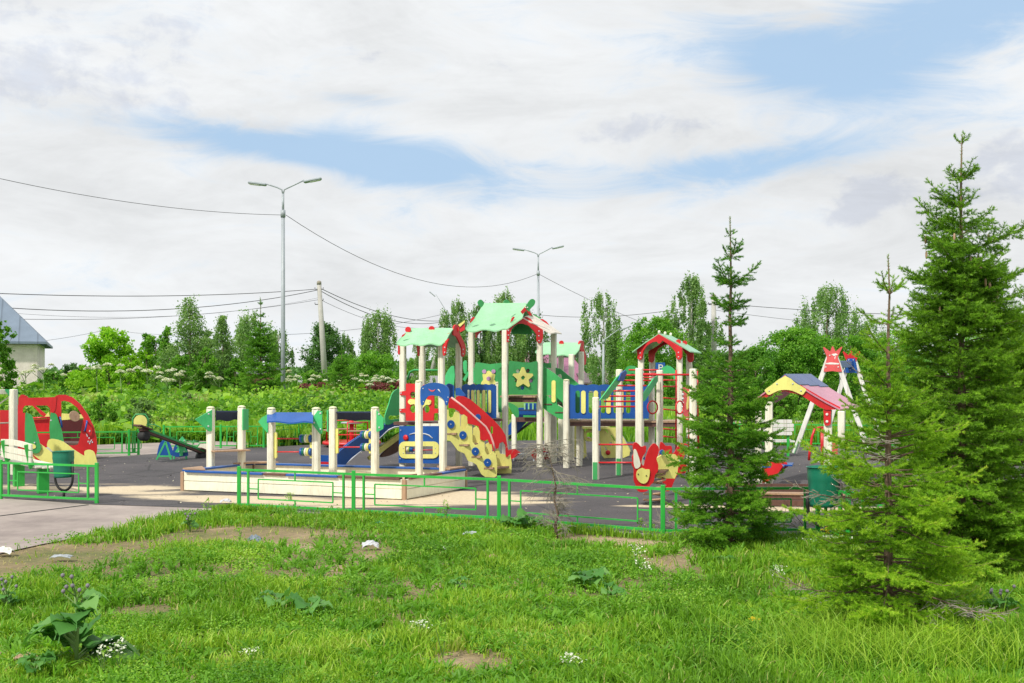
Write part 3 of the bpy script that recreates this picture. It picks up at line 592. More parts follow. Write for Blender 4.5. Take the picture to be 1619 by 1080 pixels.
flat('gable_board', 'red', px, gM, zc([(658, 98), (662, 150), (620, 192), (598, 165)]), .1, .02); flat('gable_board', 'red', px, gM, zc([(665, 150), (690, 142), (728, 205), (700, 212)]), .1, .02)
for L_ in ([(655, 110), (700, 35), (735, 20), (762, 45), (750, 90), (710, 130), (690, 165), (668, 140)], [(110, 55), (130, 30), (155, 32), (180, 70), (150, 115), (120, 90)], [(402, 62), (425, 28), (450, 32), (472, 64)]):
    flat('ridge_horn', 'green', px, gM, spl(zc(L_), 3), .1 if L_[0][0] > 600 else -.1, .025)
bolts(px, gM, zc([(655, 117), (677, 117)]), .115, .012, 'white')
for L_, Z in (([(22, 295), (35, 245), (60, 225), (80, 232), (50, 270)], 18.75), ([(480, 288), (495, 240), (515, 222), (532, 228), (510, 265)], 18.6)):
    MB().plate([P(x, y, Z) for x, y in zc(L_)], .02, V((0, -1, .3))).build('roof_mark', 'red', px)
for L_, Z in (([(636, 228), (670, 225), (715, 250), (745, 292)], 18.85), ([(820, 252), (850, 250), (895, 280), (925, 318)], 19.2)):
    MB().plate([P(x, y, Z) for x, y in zc(L_)], .02, V((0, -1, .3))).build('roof_mark', 'red', px)
flat('gable_board', 'yellow', px, T2, zm(620, 470, 7.2, [(745, 320), (830, 260), (825, 290), (765, 345)]), -.2, .02); flat('gable_board', 'red', px, T2, zm(620, 470, 7.2, [(760, 330), (825, 290), (830, 370), (775, 400)]), -.22, .02)
# star panel
flat('star_panel', 'green', px, gM, zc(spl([(462, 760), (510, 728), (620, 742), (720, 742), (775, 730), (788, 760), (786, 1060), (760, 1105), (490, 1105), (462, 1075)], 2)), .03, .018, [zc(ell(568, 840, 24, 24, 12)), zc(ell(680, 838, 24, 24, 12)), zc(ell(716, 950, 22, 24, 12)), zc(ell(618, 1030, 22, 26, 12)), zc(ell(545, 950, 18, 20, 12))])
star = []
for i in range(5):
    a0 = -math.pi/2+i*2*math.pi/5; star += [(625+118*math.cos(a0-.09), 918+122*math.sin(a0-.09)), (625+118*math.cos(a0+.09), 918+122*math.sin(a0+.09)), (625+66*math.cos(a0+math.pi/5), 918+66*math.sin(a0+math.pi/5))]
flat('star', 'yellow', px, gM, zc(star), .055, .016, [zc(ell(625, 916, 26, 26, 5, -math.pi/2))])
flat('petal', 'blue', px, gM, zc(ell(618, 1030, 26, 28, 14)), .015, .012); flat('petal', 'white', px, gM, zc(ell(568, 840, 28, 28, 14)), .012, .008); flat('petal', 'brown', px, gM, zc(ell(680, 838, 28, 28, 14)), .012, .008); flat('petal', 'lilac', px, gM, zc(ell(716, 950, 26, 28, 14)), .012, .008)
MB().box(gM.at(827, 626.5, -.3), (.62, .68, .028), (U_, V_, UP)).build('deck', 'tan', px); MB().box(gM.at(827, 632, -.3), (.56, .60, .07), (U_, V_, UP)).build('deck_frame', 'brown', px)
bk = VP(G(750, 729), G(800, 731))
flat('star_panel', 'green', px, bk, zc(spl([(80, 770), (120, 742), (250, 762), (370, 748), (386, 790), (385, 985), (80, 985)], 2)), .0, .018)
flat('flower', 'yellow', px, bk, zc(spl([(165, 880), (200, 860), (235, 835), (270, 860), (310, 880), (300, 940), (320, 990), (150, 990), (175, 940)], 2)), .016, .014)
for x, y in ((185, 845), (290, 845), (235, 925)): flat('petal', 'lilac', px, bk, zc(ell(x, y, 24, 24, 12)), .028, .010)
flat('side_panel', 'green', px, bk, zc([(850, 750), (945, 750), (945, 805), (850, 805)]), .2, .018)
flat('arch_board', 'green', px, T2, zc([(300, 935), (320, 860), (360, 805), (388, 795), (388, 1310), (345, 1310), (345, 920), (325, 910)]), -.15, .018)
flat('arch_board', 'mint2', px, T2, z1b([(805, 935), (850, 860), (900, 795), (935, 800), (945, 970), (890, 975), (888, 850), (832, 960)]), .03, .018)
flat('slide_guard', 'mint2', px, bk, spl(z1b([(600, 1000), (600, 920), (640, 825), (705, 780), (705, 1000)]), 2), .1, .02); flat('slide_guard', 'mint2', px, bk, spl(z1b([(810, 740), (850, 725), (850, 860), (820, 860)]), 2), -.1, .02)
MB().tube([bk.at(644, 601), bk.at(648, 588), bk.at(655, 585), bk.at(700, 585.5)], .02, 8).build('grab_bar', 'green', px)
# under the middle deck
FBk = VP(G(812, 712), G(870, 712)); post(px, 813, 712, 655, name='post'); post(px, 865, 723, 640)
flat('side_panel', 'green', px, FBk, spl(z4([(165, 270), (200, 270), (280, 320), (290, 420), (250, 425), (200, 350)]), 2), .8, .02); flat('bridge_railing', 'blue', px, FBk, z4([(285, 322), (350, 320), (350, 270), (490, 270), (490, 430), (285, 430)]), .1, .02)
for x in (357, 402, 450): flat('railing_slat', 'mint', px, FBk, z4([(x-8, 272), (x+8, 272), (x+8, 342), (x-8, 342)]), .13, .01)
MB().beam(FBk.at(814, 648.5, .2), FBk.at(850, 648.5, .2), .03, .03).build('rod', 'navy', px)
flat('deck_frame', 'brown', px, FBk, z4([(262, 428), (600, 428), (600, 480), (262, 480)]), .05, .2)
flat('side_panel', 'green', px, FBk, z4([(340, 405), (480, 410), (480, 430), (340, 430)]), .2, .02)
flat('slide_side', 'blue', px, FBk, z4([(160, 535), (212, 472), (300, 480), (380, 480), (275, 600), (160, 640)]), -.1, .03); flat('slide_bed', 'black', px, FBk, z4([(160, 655), (275, 585), (400, 485), (460, 480), (270, 620), (160, 700)]), -.2, .05)
# green ramp with rails down to the blue bridge
rp = VP(G(856, 738), G(897, 740)); rpb = VP(G(872, 733), G(918, 735))
flat('ramp_side', 'green', px, rp, [(859, 582), (862, 580.5), (876, 590), (893, 603), (894, 664), (884, 662), (868, 652), (859, 645)], .0, .02, [z4([(598, 178), (660, 178), (660, 222)]), z4([(724, 205), (790, 262), (800, 315), (780, 320), (724, 285)])])
flat('railing_slat', 'yellow', px, rp, z4(rrect(664, 10, 710, 262, 22, 3)), .02, .014); flat('petal', 'yellow', px, rp, spl(zc([(890, 880), (905, 870), (918, 890), (935, 930), (935, 985), (905, 1000), (888, 990)]), 2), -.06, .012)
for x0, x1, y in ((580, 668, 282), (705, 798, 375)): flat('tread_end', 'brown', px, rp, z4([(x0, y-6), (x1, y-6), (x1, y+6), (x0, y+6)]), .012, .02); MB().beam(rp.at(780+(x0+x1)/14.4, 600+y/7.2, -.02), rpb.at(780+(x0+x1)/14.4+16, 600+y/7.2-2, 0), .2, .03).build('tread', 'brown', px)
flat('ramp_side', 'green', px, rpb, [(871, 586), (877, 581), (886, 583), (908, 601), (918, 610), (918, 655), (900, 650), (871, 632)], .0, .02, [zc(ell(1045, 905, 26, 32, 12)), [(893, 618), (905, 622), (905, 640), (893, 634)]])
# back tower with its own green roof
post(px, 903, 724, 606, w=.09, cap='cream'); post(px, 903.5, 729, 560); post(px, 919, 725, 556); post(px, 872, 724, 560); post(px, 887, 721, 560)
zq = lambda L_: zm(600, 450, 4.697, L_)
slope('roof_panel', 'mint', px, [(861, 541.5), (868, 541), (919, 542)], [(846, 556)]+eave(850, 903, 559, 562, 1.1, 2.2)+[(909, 560), (916, 552)], (21.2, 21.0), (20.6, 20.3), n=24, flare=-.3)
slope('roof_panel', 'mint', px, [(868, 542), (920, 543)], [(880, 564), (928.5, 564)], (21.2, 21.0), (21.9, 21.6), n=8, flare=-.3)
gT = VP(P(917, 600, 20.9), P(917, 600, 20.9)+V((.55, .83, 0)))
gable_y(px, gT, spl(zq([(1480, 430), (1497, 415), (1515, 430), (1512, 470), (1530, 530), (1528, 590), (1510, 595), (1508, 540), (1490, 490), (1478, 480)]), 2)); gable_y(px, FBk, zq([(1435, 520), (1458, 505), (1450, 550), (1442, 590), (1433, 585)]), off=2.0)
for x, y in ((1350, 433), (1497, 438)): q = zq([(x, y)])[0]; MB().lathe(P(q[0], q[1], 21.0), [(.045, 0), (.045, .025)], 16, V_).build('ridge_knob', 'red', px)
# blue bridge
bb = VP(G(895, 740), G(1026, 741)); bc = VP(G(917, 734), G(1046, 735))
top = [(892, 611)]+[(896+i*1.5, 609.5-1.8*abs(math.sin(math.pi*(i*1.5+6)/19))) for i in range(87)]
flat('bridge_railing', 'blue', px, bb, top+[(1026, 662), (892, 662)], .055, .02, [rrect(x-3.6, 617.5, x+3.6, 653.5, 3.4, 3) for x in (913.3, 934.2, 953.7, 973.5, 993.3)])
for x in (922.3, 942, 962, 982): flat('railing_slat', 'yellow', px, bb, rrect(x-3.6, 617.5, x+3.6, 654, 3.4, 3), .075, .014)
flat('bridge_railing', 'blue', px, bc, [(915, 612), (1035, 612), (1035, 618), (915, 618)], 0, .02); flat('railing_slat', 'green', px, bb, rrect(909, 616, 917, 655, 3.8, 3), -.12, .012)
for y in (622, 647): flat('railing_notch', 'cream', px, bb, rrect(892.5, y-3.2, 897, y+3.2, 1.5, 2), .068, .008)
bolts(px, bb, [(894, 614), (894, 636), (894, 657)], .067, .008)
MB().beam(bb.at(900, 665, -.32), bb.at(1075, 666, -.32), .62, .028).build('bridge_deck', 'tan', px); MB().beam(bb.at(902, 669, -.30), bb.at(1072, 670.5, -.30), .54, .075).build('bridge_frame', 'brown', px)
post(px, 895.5, 740.5, 602, cap='cream'); post(px, 916, 737, 662, w=.09); post(px, 1030, 739, 600, w=.09)
# right tower
A_, B_, C_, D_ = (1013.7, 741, 553), (1074.4, 745, 553), (1031, 734, 552), (1089.5, 738, 553)
for x, r_, y in (A_, B_, C_, D_): post(px, x, r_, y)
T3 = VP(G(1013.7, 741), G(1074.4, 745)); z5 = lambda L_: zm(930, 520, 6.75, L_)
br = [(525, 212), (640, 140), (755, 57), (880, 130), (1003, 205), (1003, 300), (985, 326), (960, 328), (943, 305), (938, 250), (880, 180), (800, 125), (775, 150), (757, 158), (735, 135), (690, 142), (630, 180), (592, 235), (578, 310), (558, 332), (530, 318)]
gable_y(px, T3, z5(br), off=.07, boltpx=z5([(555, 258), (557, 305), (963, 252), (963, 300)])); gable_y(px, T3, z5([(x+120, y+30) for x, y in br]), off=-.75)
apf, apb = P(1041.8, 527, 18.3), P(1062, 531, 19.5)
def rq(w_, dz): e = U_*w_; return [[apf, apb], [apf+e*.5-UP*dz*.5+UP*.01, apb+e*.5-UP*dz*.5+UP*.01], [apf+e-UP*dz, apb+e-UP*dz]]
patch('roof_panel', 'mint', px, rq(.52, .30), .018); patch('roof_panel', 'mint', px, [r_[::-1] for r_ in rq(-.45, .30)], .018)
for f in (.0, .5, 1.0): p = apf.lerp(apb, f*.9+.02); MB().lathe(p-UP*.01, [(.022, 0), (.024, .04), (.012, .06)], 10).build('ridge_knob', 'cream', px)
for f in (.25, .8): p = apf.lerp(apb, f)+U_*.27-UP*.135; MB().lathe(p-V_*.3*0, [(.042, -.012), (.042, .012)], 16, V_).build('roof_mark', 'red', px)
flat('sign_panel', 'green', px, T3, z5(spl([(395, 500), (395, 430), (450, 392), (520, 415), (520, 480), (470, 475), (440, 490), (420, 500)], 2)), -.1, .018); flat('arch_board', 'mint2', px, T3, z5(spl([(780, 430), (840, 390), (900, 415), (940, 470), (950, 560), (925, 560), (905, 500), (860, 475), (800, 478)], 2)), .05, .018)
# arched climber of red rungs
post(px, 942, 759, 628, foot=True); post(px, 979, 752, 584, foot=True); post(px, 1010.5, 763, 582, w=.1); post(px, 1043, 757, 585); post(px, 1096, 764, 583, w=.1)
for y in (703, 731.5): MB().tube([G(942, 759)+UP*(CH-(y-590)*ZG(759)/F), G(1010.5, 763)+UP*(CH-(y-590)*ZG(763)/F)], .013, 8).build('rung', 'red', px)
for i in range(8):
    f = i/7; xl = 948+f*46; yl = 643-f*58; xr = 1003+f*33+(0 if f < .7 else 6); yr = yl
    Z = ZG(760)*(1-f)+ZG(748)*f; MB().tube([P(xl, yl, Z), P(xr if f > .3 else 1005, yr, Z-.1)], .013, 8).build('rung', 'red', px)
for y in (592, 598, 604): MB().tube([P(1015, y-7, 17.3), P(1040, y-7, 17.2)], .012, 8).build('rung', 'red', px)
cL = VP(G(946, 760), G(990, 752)); flat('climber_rail', 'mint2', px, cL, z5([(118, 765), (300, 520), (375, 455), (400, 480), (330, 575), (200, 745), (150, 750)]), .02, .02); flat('climber_rail', 'blue', px, cL, z5([(350, 470), (395, 440), (410, 470), (370, 560), (320, 550)]), .045, .02)
cR = VP(G(1014, 762), G(1044, 757)); flat('climber_rail', 'mint2', px, cR, z5([(578, 700), (700, 520), (738, 500), (738, 560), (600, 770), (580, 775)]), .02, .02)
MB().box(G(942, 759)+U_*.058+UP*.90, (.018, .07, .32), (U_, V_, UP)).build('climber_rail', 'blue', px)
bar = [P(1016, 592.5, 16.6), P(1096, 592.5, 16.3)]; MB().tube(bar, .015, 8).build('swing_bar', 'red', px)
for x in (1032, 1075):
    f = (x-1016)/80; t0 = bar[0].lerp(bar[1], f); t1 = t0.copy(); t1.z = CH-(634-590)*t0.y/F; chm = MB(); n = 14
    for k in range(n):
        p = t0.lerp(t1, (k+.5)/n); hh = (t0.z-t1.z)/n*.62; a_ = (U_ if k % 2 else V_)*.007; chm.tube([p+UP*hh, p+a_+UP*hh*.5, p+a_-UP*hh*.5, p-UP*hh, p-a_-UP*hh*.5, p-a_+UP*hh*.5], .0025, 5, closed=True)
    ch_ = chm.build('chain', 'steel', px); rc = t1-UP*.095; tl = (U_*.55+V_*.83) if x > 1050 else (U_*.75+V_*.66)
    MB().tube([rc+tl*(.085*math.cos(2*math.pi*k/20))+UP*(.095*math.sin(2*math.pi*k/20)) for k in range(20)], .012, 8, closed=True).build('gym_ring', 'red', px)
for y in (601, 611, 629, 647, 678, 690): MB().tube([P(1049, y, 17.0), P(1070, y+(2 if y > 620 else 0), 17.4)], .011, 8).build('rung', 'red', px)
MB().tube([P(1069, 585, 17.35), P(1069, 742, 17.35)], .014, 8).build('ladder_rail', 'red', px)
MB().tube([P(1096, 592, 16.35), P(1092.5, 600, 16.4), P(1090.5, 640, 16.6), P(1089, 762, 16.6)], .018, 8).build('ladder_rail', 'red', px)
MB().tube([P(1102, 584, 16.3), P(1103, 640, 16.3), P(1105, 745, 16.3)], .016, 8).build('ladder_rail', 'red', px)
for y in (660, 700, 735): MB().tube([P(1069, y, 17.35), P(1090, y+4, 16.6)], .011, 8).build('rung', 'red', px)
flat('game_panel', 'pink_red', px, VP(G(1070, 745), G(1092, 752)), z5([(1015, 625), (1078, 620), (1085, 960), (1050, 950), (1010, 900), (1020, 800)]), .06, .018); flat('game_mark', 'yellow', px, VP(G(1070, 745), G(1092, 752)), z5(spl([(1060, 670), (1075, 690), (1075, 840), (1055, 860), (1050, 800), (1062, 740)], 2)), .08, .012)
for k in range(5): p = z5([(1008, 700+k*45)])[0]; MB().lathe(P(p[0], p[1], 16.9), [(.012, -.02), (.02, 0), (.012, .02)], 8, U_).build('bolt', 'steel', px)
# ============================================================ yellow climber with slide seen beneath the bridge
yc = thing('toddler_slide', G(940, 724), 'small yellow toddler slide with red knob seen under the blue bridge', 'slide')
z6 = lambda L_: zm(930, 650, 5.14, L_); yp = VP(G(925, 725), G(990, 724)); yq = VP(G(925, 716), G(990, 715))
flat('side_panel', 'yellow', yc, yp, [(948, 676), (974, 676), (984, 689), (996, 712), (995, 720), (984, 724.5), (955, 725), (951, 719), (949, 700)], 0, .02, [z6(ell(182, 268, 15, 16, 10)), z6([(125, 140), (135, 138), (165, 172), (158, 178)]), z6([(180, 195), (190, 195), (222, 240), (212, 245)]), z6([(128, 290), (140, 290), (160, 325), (152, 328)])])
flat('side_panel', 'yellow', yc, yq, [(975, 678), (982, 688), (996, 708), (998, 716), (990, 722), (984, 718), (975, 700)], 0, .02)
patch('slide_bed', 'steel', yc, [[yp.at(974, 680, -.02), yp.at(985, 700, -.02), yp.at(992, 716, -.02)], [yq.at(978, 678), yq.at(990, 697), yq.at(997, 713)]], .01)
MB().lathe(yp.at(961, 715.5, .01), [(.045, 0), (.045, .02), (.02, .035)], 16, yp.n).build('red_knob', 'red', yc)
flat('ring_board', 'yellow', yc, yp, z4(spl([(1030, 650), (1045, 590), (1090, 562), (1150, 560), (1190, 600), (1190, 700), (1140, 705), (1060, 700)], 2)), .02, .02, [z4(rrect(1062, 605, 1135, 672, 12, 3))])
flat('side_panel', 'yellow', yc, yp, z4([(900, 535), (945, 530), (945, 880), (915, 885), (895, 800)]), .0, .02); flat('side_panel', 'yellow', yc, yp, z4(spl([(1005, 545), (1040, 560), (1030, 640), (1050, 720), (1060, 860), (1050, 878), (1008, 878)], 2)), .0, .02)
flat('roof_panel', 'yellow', yc, yp, z4([(1000, 535), (1300, 535), (1300, 560), (1000, 560)]), .0, .3); MB().tube([yp.at(925, 693.5, -.1), yp.at(938, 695.5, -.1)], .03, 10).build('bead', 'pink_red', yc)
MB().lathe(yp.at(930.5, 694.5, -.15), [(.03, -.04), (.045, -.02), (.045, .02), (.03, .04)], 12, U_).build('bead', 'white', yc)
# ============================================================ red rocker seen under the deck
rk = thing('rocker', G(812, 727), 'red two-seat rocker with thin grey bar under the middle tower', 'rocker'); rkp = VP(G(806, 728), G(870, 728))
for L_ in ([(800, 713), (812, 711.5), (820, 717.5), (812, 725), (803, 728)], [(839, 718), (845, 708.5), (852, 713), (854, 728), (848, 729.5), (843, 725)]): flat('seat_side', 'red', rk, rkp, L_, .12, .02); flat('seat_side', 'red', rk, rkp, [(x+14 if x > 830 else x+3, y-2) for x, y in L_], -.2, .02)
MB().box(rkp.at(812, 718, -.04), (.2, .3, .02), None).build('seat', 'navy', rk); MB().box(rkp.at(858, 717, -.04), (.26, .3, .02), None).build('seat', 'navy', rk)
MB().tube([rkp.at(806, 718, 0), rkp.at(852, 718, 0)], .012, 8).build('bar', 'galv', rk); MB().tube([G(829, 727), rkp.at(829, 718)], .03, 10).build('leg', 'galv', rk)
for x in (844, 812): MB().tube([G(x, 730), rkp.at(x, 722)], .015, 8).build('leg', 'galv', rk)
# ============================================================ LEFT: red toy car with slide
z8 = lambda L_: zm(0, 600, 5.4, L_)
car = thing('toy_car', G(60, 745), 'big red wooden toy car playhouse with arched cab window', 'playhouse')
cp = VP(G(20, 728), G(152, 726)); cq = VP(G(20, 716), G(152, 714)); cs = VP(G(20, 742), G(150, 740))
outer = z8([(150, 160), (470, 150), (476, 140), (500, 131), (560, 131), (620, 152), (690, 212), (750, 300), (800, 400), (825, 500), (830, 600), (815, 680), (700, 690), (540, 690), (215, 690), (145, 680), (145, 285)])
flat('side_panel', 'red', car, cp, outer, 0, .025, [z8([(195, 285), (195, 245), (215, 223), (400, 222), (428, 245), (428, 470), (300, 470), (215, 470)]), z8([(524, 188), (550, 181), (600, 195), (660, 240), (714, 330), (700, 400), (680, 510), (665, 555), (640, 562), (572, 562), (540, 530), (524, 500)])])
flat('side_panel', 'red', car, cq, z8([(160, 155), (180, 130), (205, 130), (235, 145), (300, 222), (400, 300), (440, 345), (440, 480), (420, 480), (400, 330), (350, 300), (280, 225), (200, 190), (195, 285), (160, 300)]), 0, .025)
flat('inner_wall', 'shaded_red', car, cq, z8([(430, 345), (735, 345), (790, 480), (815, 640), (540, 660), (230, 660), (230, 480), (430, 480)]), .02, .02)  # shade inside the cab is put into the dark red colour
flat('trim_board', 'red', car, cp, z8([(470, 152), (476, 140), (485, 148), (475, 250), (460, 282), (440, 285), (460, 262)]), .016, .012)
flat('hood_panel', 'yellow', car, cq, z8([(380, 320), (415, 275), (425, 320)]), .3, .02); flat('hood_panel', 'yellow', car, cq, z8([(520, 290), (715, 300), (712, 330), (520, 348)]), .35, .03)
flat('seat_back', 'red', car, cq, z8([(285, 340), (420, 335), (420, 475), (310, 475)]), .9, .02); flat('seat', 'tan', car, cq, z8([(310, 472), (420, 472), (420, 482), (312, 482)]), .9, .2); flat('seat_leg', 'green', car, cq, z8([(355, 482), (410, 482), (405, 560), (380, 600)]), .85, .02)
MB().tube([cq.at(50, 661, .95), cq.at(80, 660, .95)], .018, 8).build('hand_rail', 'red', car)
sw = cp.at(117.5, 658.3, .10); MB().lathe(sw, [(.10, 0), (.105, .008), (.10, .016)], 24, V((.75, -.62, .3))).build('steering_wheel', 'tan', car)
for a_, b_ in (((510, 322), (525, 405)), ((738, 355), (722, 438))):
    p, q = [cp.at(*k, .02) for k in z8([a_, b_])]; o_ = cp.n*.07+U_*.03
    MB().tube([p, p+o_*.8, p.lerp(q, .3)+o_, p.lerp(q, .7)+o_, q+o_*.8, q], .016, 8).build('grab_handle', 'blue', car)
MB().beam(cp.at(20, 700, -.3), cp.at(150, 701, -.3), .62, .04).build('floor', 'brown', car)
flat('wheel_panel', 'red', car, cp, z8([(0, 262), (80, 262), (80, 545), (0, 545)]), .03, .02); flat('wheel_panel', 'red', car, cp, z8([(145, 285), (215, 285), (215, 560), (145, 560)]), .03, .02)
scr = MB()
for x, y in ((740, 470), (745, 480), (765, 440), (760, 500), (770, 530), (765, 545), (780, 520), (752, 530), (788, 535)): scr.box(cp.at(*z8([(x, y)])[0], .015), (.025, .004, .03), (U_, V_, UP))
scr.build('scuff_mark', 'paper', car)
sl_ = car
flat('slide_guard', 'green', sl_, cs, spl(z8([(216, 300), (235, 290), (265, 302), (285, 340), (345, 560), (350, 595), (330, 625), (300, 632), (240, 605), (215, 560)]), 2), .0, .02); flat('guard_mark', 'yellow', sl_, cs, spl(z8([(235, 550), (290, 552), (308, 575), (290, 592), (235, 580)]), 2), .015, .01)
flat('slide_guard', 'green', sl_, cp, spl(z8([(430, 300), (445, 286), (480, 295), (500, 350), (545, 535), (430, 535)]), 2), .06, .02)
flat('slide_side', 'yellow', sl_, cs, z8([(260, 600), (340, 545), (400, 590), (475, 650), (475, 770), (445, 765), (280, 640)]), -.03, .02)
flat('slide_side', 'yellow', sl_, cs, spl(z8([(407, 585), (405, 540), (420, 512), (460, 508), (540, 530), (620, 590), (705, 645), (722, 648), (720, 615), (750, 600), (790, 608), (815, 645), (820, 760), (640, 762), (470, 650)]), 2), -.35, .02)
patch('slide_bed', 'steel', sl_, [[cs.at(x, y, -.04) for x, y in z8([(280, 620), (460, 740), (640, 775), (780, 770)])], [cs.at(x, y, -.34) for x, y in z8([(410, 575), (520, 680), (640, 755), (810, 755)])]], .012)
flat('slide_skirt', 'yellow', sl_, cs, z8([(270, 640), (310, 690), (310, 760), (280, 740)]), -.06, .02)
bolts(sl_, cs, z8([(295, 540), (435, 350)]), .02, .014)
# rope frame at the far left
cf = thing('climbing_frame', G(20, 752), 'cream post and beam frame with green corner and ropes at left edge', 'climbing frame'); fp = VP(G(-60, 755), G(27, 750))
post(cf, 21, 751, 615.5, w=.10); post(cf, -66, 755, 615, w=.10); MB().beam(fp.at(-70, 619.5, 0), fp.at(13, 619.5, 0), .06, .075, UP, .006).build('beam', 'cream', cf)
flat('corner_panel', 'mint2', cf, fp, z8([(45, 84), (155, 84), (155, 215), (138, 222), (125, 210), (42, 92)]), .065, .02); bolts(cf, fp, z8([(142, 102), (140, 172)]), .08)
for y in (669, 698): MB().tube([fp.at(-66, y+6), fp.at(-20, y+1), fp.at(15, y-.5)], .012, 6).build('rope', 'rope', cf); MB().tube([fp.at(15, y-3.5, .05), fp.at(17.5, y-3.5, .06), fp.at(17.5, y+3.5, .06), fp.at(15, y+3.5, .05)], .006, 6).build('clamp', 'black', cf)
MB().tube([fp.at(-66, 680), fp.at(-10, 645), fp.at(14, 628)], .01, 6).build('rope', 'rope', cf)
# ============================================================ bench, bins
bn = thing('park_bench', G(48, 784), 'cream slatted bench with green metal legs behind the left fence', 'bench')
b0 = G(52, 783); da = V((-.62, .78, 0)); ds = V((.78, .62, 0)); Lb = 1.5
for k, z in enumerate((.63, .54, .455)): 
    pts = [b0+da*(u*Lb-.02)-ds*(.02+.02*k*0)+UP*(z+(.02*math.sin(math.pi*u) if k == 0 else 0)) for u in [i/10 for i in range(11)]]
    m = MB()
    for a_, b_ in zip(pts, pts[1:]): m.beam(a_, b_, .022, .075, UP)
    m.build('back_slat', 'cream', bn)
for k in range(4): MB().beam(b0-da*.03+ds*(.06+k*.09)+UP*(.345+.012*abs(k-1.5)), b0+da*1.5+ds*(.06+k*.09)+UP*(.345+.012*abs(k-1.5)), .075, .024, UP, .004).build('seat_slat', 'cream', bn)
for u in (.12, 1.3):
    MB().beam(b0+da*u+UP*.34+ds*.02, b0+da*u+UP*.66-ds*.045, .035, .07, ds, .004).build('back_bracket', 'fence_green', bn); MB().box(b0+da*u+ds*.16+UP*.17, (.14, .09, .33), (ds, da, UP), .004).build('leg', 'fence_green', bn)
def bin_(g, label, s=1.0):
    t = thing('litter_bin', g, label, 'litter bin', 'green barrel litter bins'); z0 = .27*s
    pr = [(.115, 0)]+[(.118+.014*(i/12)+(.004 if i in (3, 9) else 0), .33*i/12) for i in range(13)]+[(.140, .335), (.132, .335), (.128, .30)]
    MB().lathe(g+UP*z0, [(r_*s, h_*s) for r_, h_ in pr], 26, V((-.03, 0, 1))).build('barrel', 'teal', t)
    arc = [g+U_*(.135*s*math.cos(a_))+UP*(z0+.0+.17*s*math.sin(a_)) for a_ in [math.pi+math.pi*i/12 for i in range(13)]]
    arc = [arc[0]+UP*.12]+arc+[arc[-1]+UP*.20*s]; MB().tube(arc, .016*s, 8).build('cradle', 'black', t); MB().tube([g, g+UP*(z0-.16*s)], .018*s, 8).build('stem', 'black', t); return t
bin_(G(101, 788), 'green ribbed barrel bin on black stand beside the cream bench')
b2g = G(1303, 851); t = bin_(b2g, 'tall green barrel bin half hidden behind the spruces', 1.15); t.location = t.location
# ============================================================ seesaw
zs = lambda L_: zm(150, 640, 6.0, L_)
ss = thing('seesaw', G(270, 727), 'seesaw with yellow seat raised and green tree shaped side panel', 'seesaw')
e0, e1 = P(222, 678.3, 19.6), P(323, 716.3, 20.9)
MB().beam(e0, e1, .10, .07, UP, .006).build('beam', 'brown', ss); dd = (e1-e0).normalized(); nn = V((0, 0, 1)).cross(dd).normalized()
MB().beam(e0+dd*.15+nn*-.056+UP*.026, e1-dd*.05-nn*.056+UP*.026, .012, .036, UP).build('beam_strip', 'green', ss)
for e, mt, rx in ((e0, 'yellow', .115), (e1, 'cream', .13)):
    sgn = 1 if e is e0 else -1; c = e+UP*(.13 if sgn > 0 else .06)+dd*(sgn*.06)*0
    pl = VP(c, c+V((1, .15, 0))); fc = [c+pl.d*(rx*math.cos(a_))*1.0+UP*(.12*math.sin(a_)) for a_ in [2*math.pi*i/20 for i in range(20)]]
    MB().plate(fc, .02, pl.n).build('seat_back', mt, ss)
    MB().tube([c-pl.d*.13-UP*.12, c-pl.d*.13+UP*.06, c-pl.d*.08+UP*.13, c+pl.d*.08+UP*.13, c+pl.d*.13+UP*.06, c+pl.d*.13-UP*.12], .013, 8).build('seat_frame', 'green', ss)
    MB().box(e+dd*(sgn*.05)+UP*.045, (.28, .24, .022), (dd, nn, dd.cross(nn))).build('seat', 'brown', ss)
    ty = e-UP*.10+dd*(sgn*.08); MB().lathe(ty-nn*.08, [(.05, 0), (.085, .01), (.092, .04), (.092, .12), (.085, .15), (.05, .16)], 22, nn).build('tyre', 'rubber', ss)
    h0 = e+dd*(sgn*.38)+UP*.04; MB().tube([h0-nn*.10+UP*.02, h0-nn*.10+UP*.10, h0-nn*.10+dd*.14*sgn*-1+UP*.11, h0+nn*.10+dd*.14*sgn*-1+UP*.11, h0+nn*.10+UP*.10, h0+nn*.10+UP*.02], .010, 8).build('handle', 'green', ss)
sp1 = VP(G(250, 727), G(300, 726.5))
flat('support_panel', 'blue', ss, sp1, spl(zs([(592, 490), (600, 420), (620, 360), (660, 330), (700, 350), (735, 420), (735, 485), (640, 478)]), 2), -.45, .02); flat('support_panel', 'blue', ss, sp1, spl(zs([(742, 490), (752, 400), (790, 360), (850, 365), (875, 420), (886, 470), (870, 488)]), 2), -.02, .02)
flat('tree_panel', 'mint2', ss, sp1, zs([(805, 485), (805, 455), (758, 448), (790, 400), (770, 400), (800, 350), (782, 350), (812, 318), (828, 298), (845, 318), (870, 348), (845, 350), (868, 395), (852, 400), (880, 448), (835, 455), (835, 485)]), .06, .02); bolts(ss, sp1, zs([(798, 443), (847, 443), (805, 340), (848, 340)]), .075, .012)
for a_, b_, off in (((585, 522), (670, 350), 0), ((670, 350), (725, 525), 0), ((600, 488), (732, 488), 0), ((866, 488), (868, 515), 0), ((752, 488), (750, 515), 0)):
    p, q = [sp1.at(*k, off) for k in zs([a_, b_])]; MB().beam(p, q, .03, .03).build('frame_leg', 'mint2', ss)
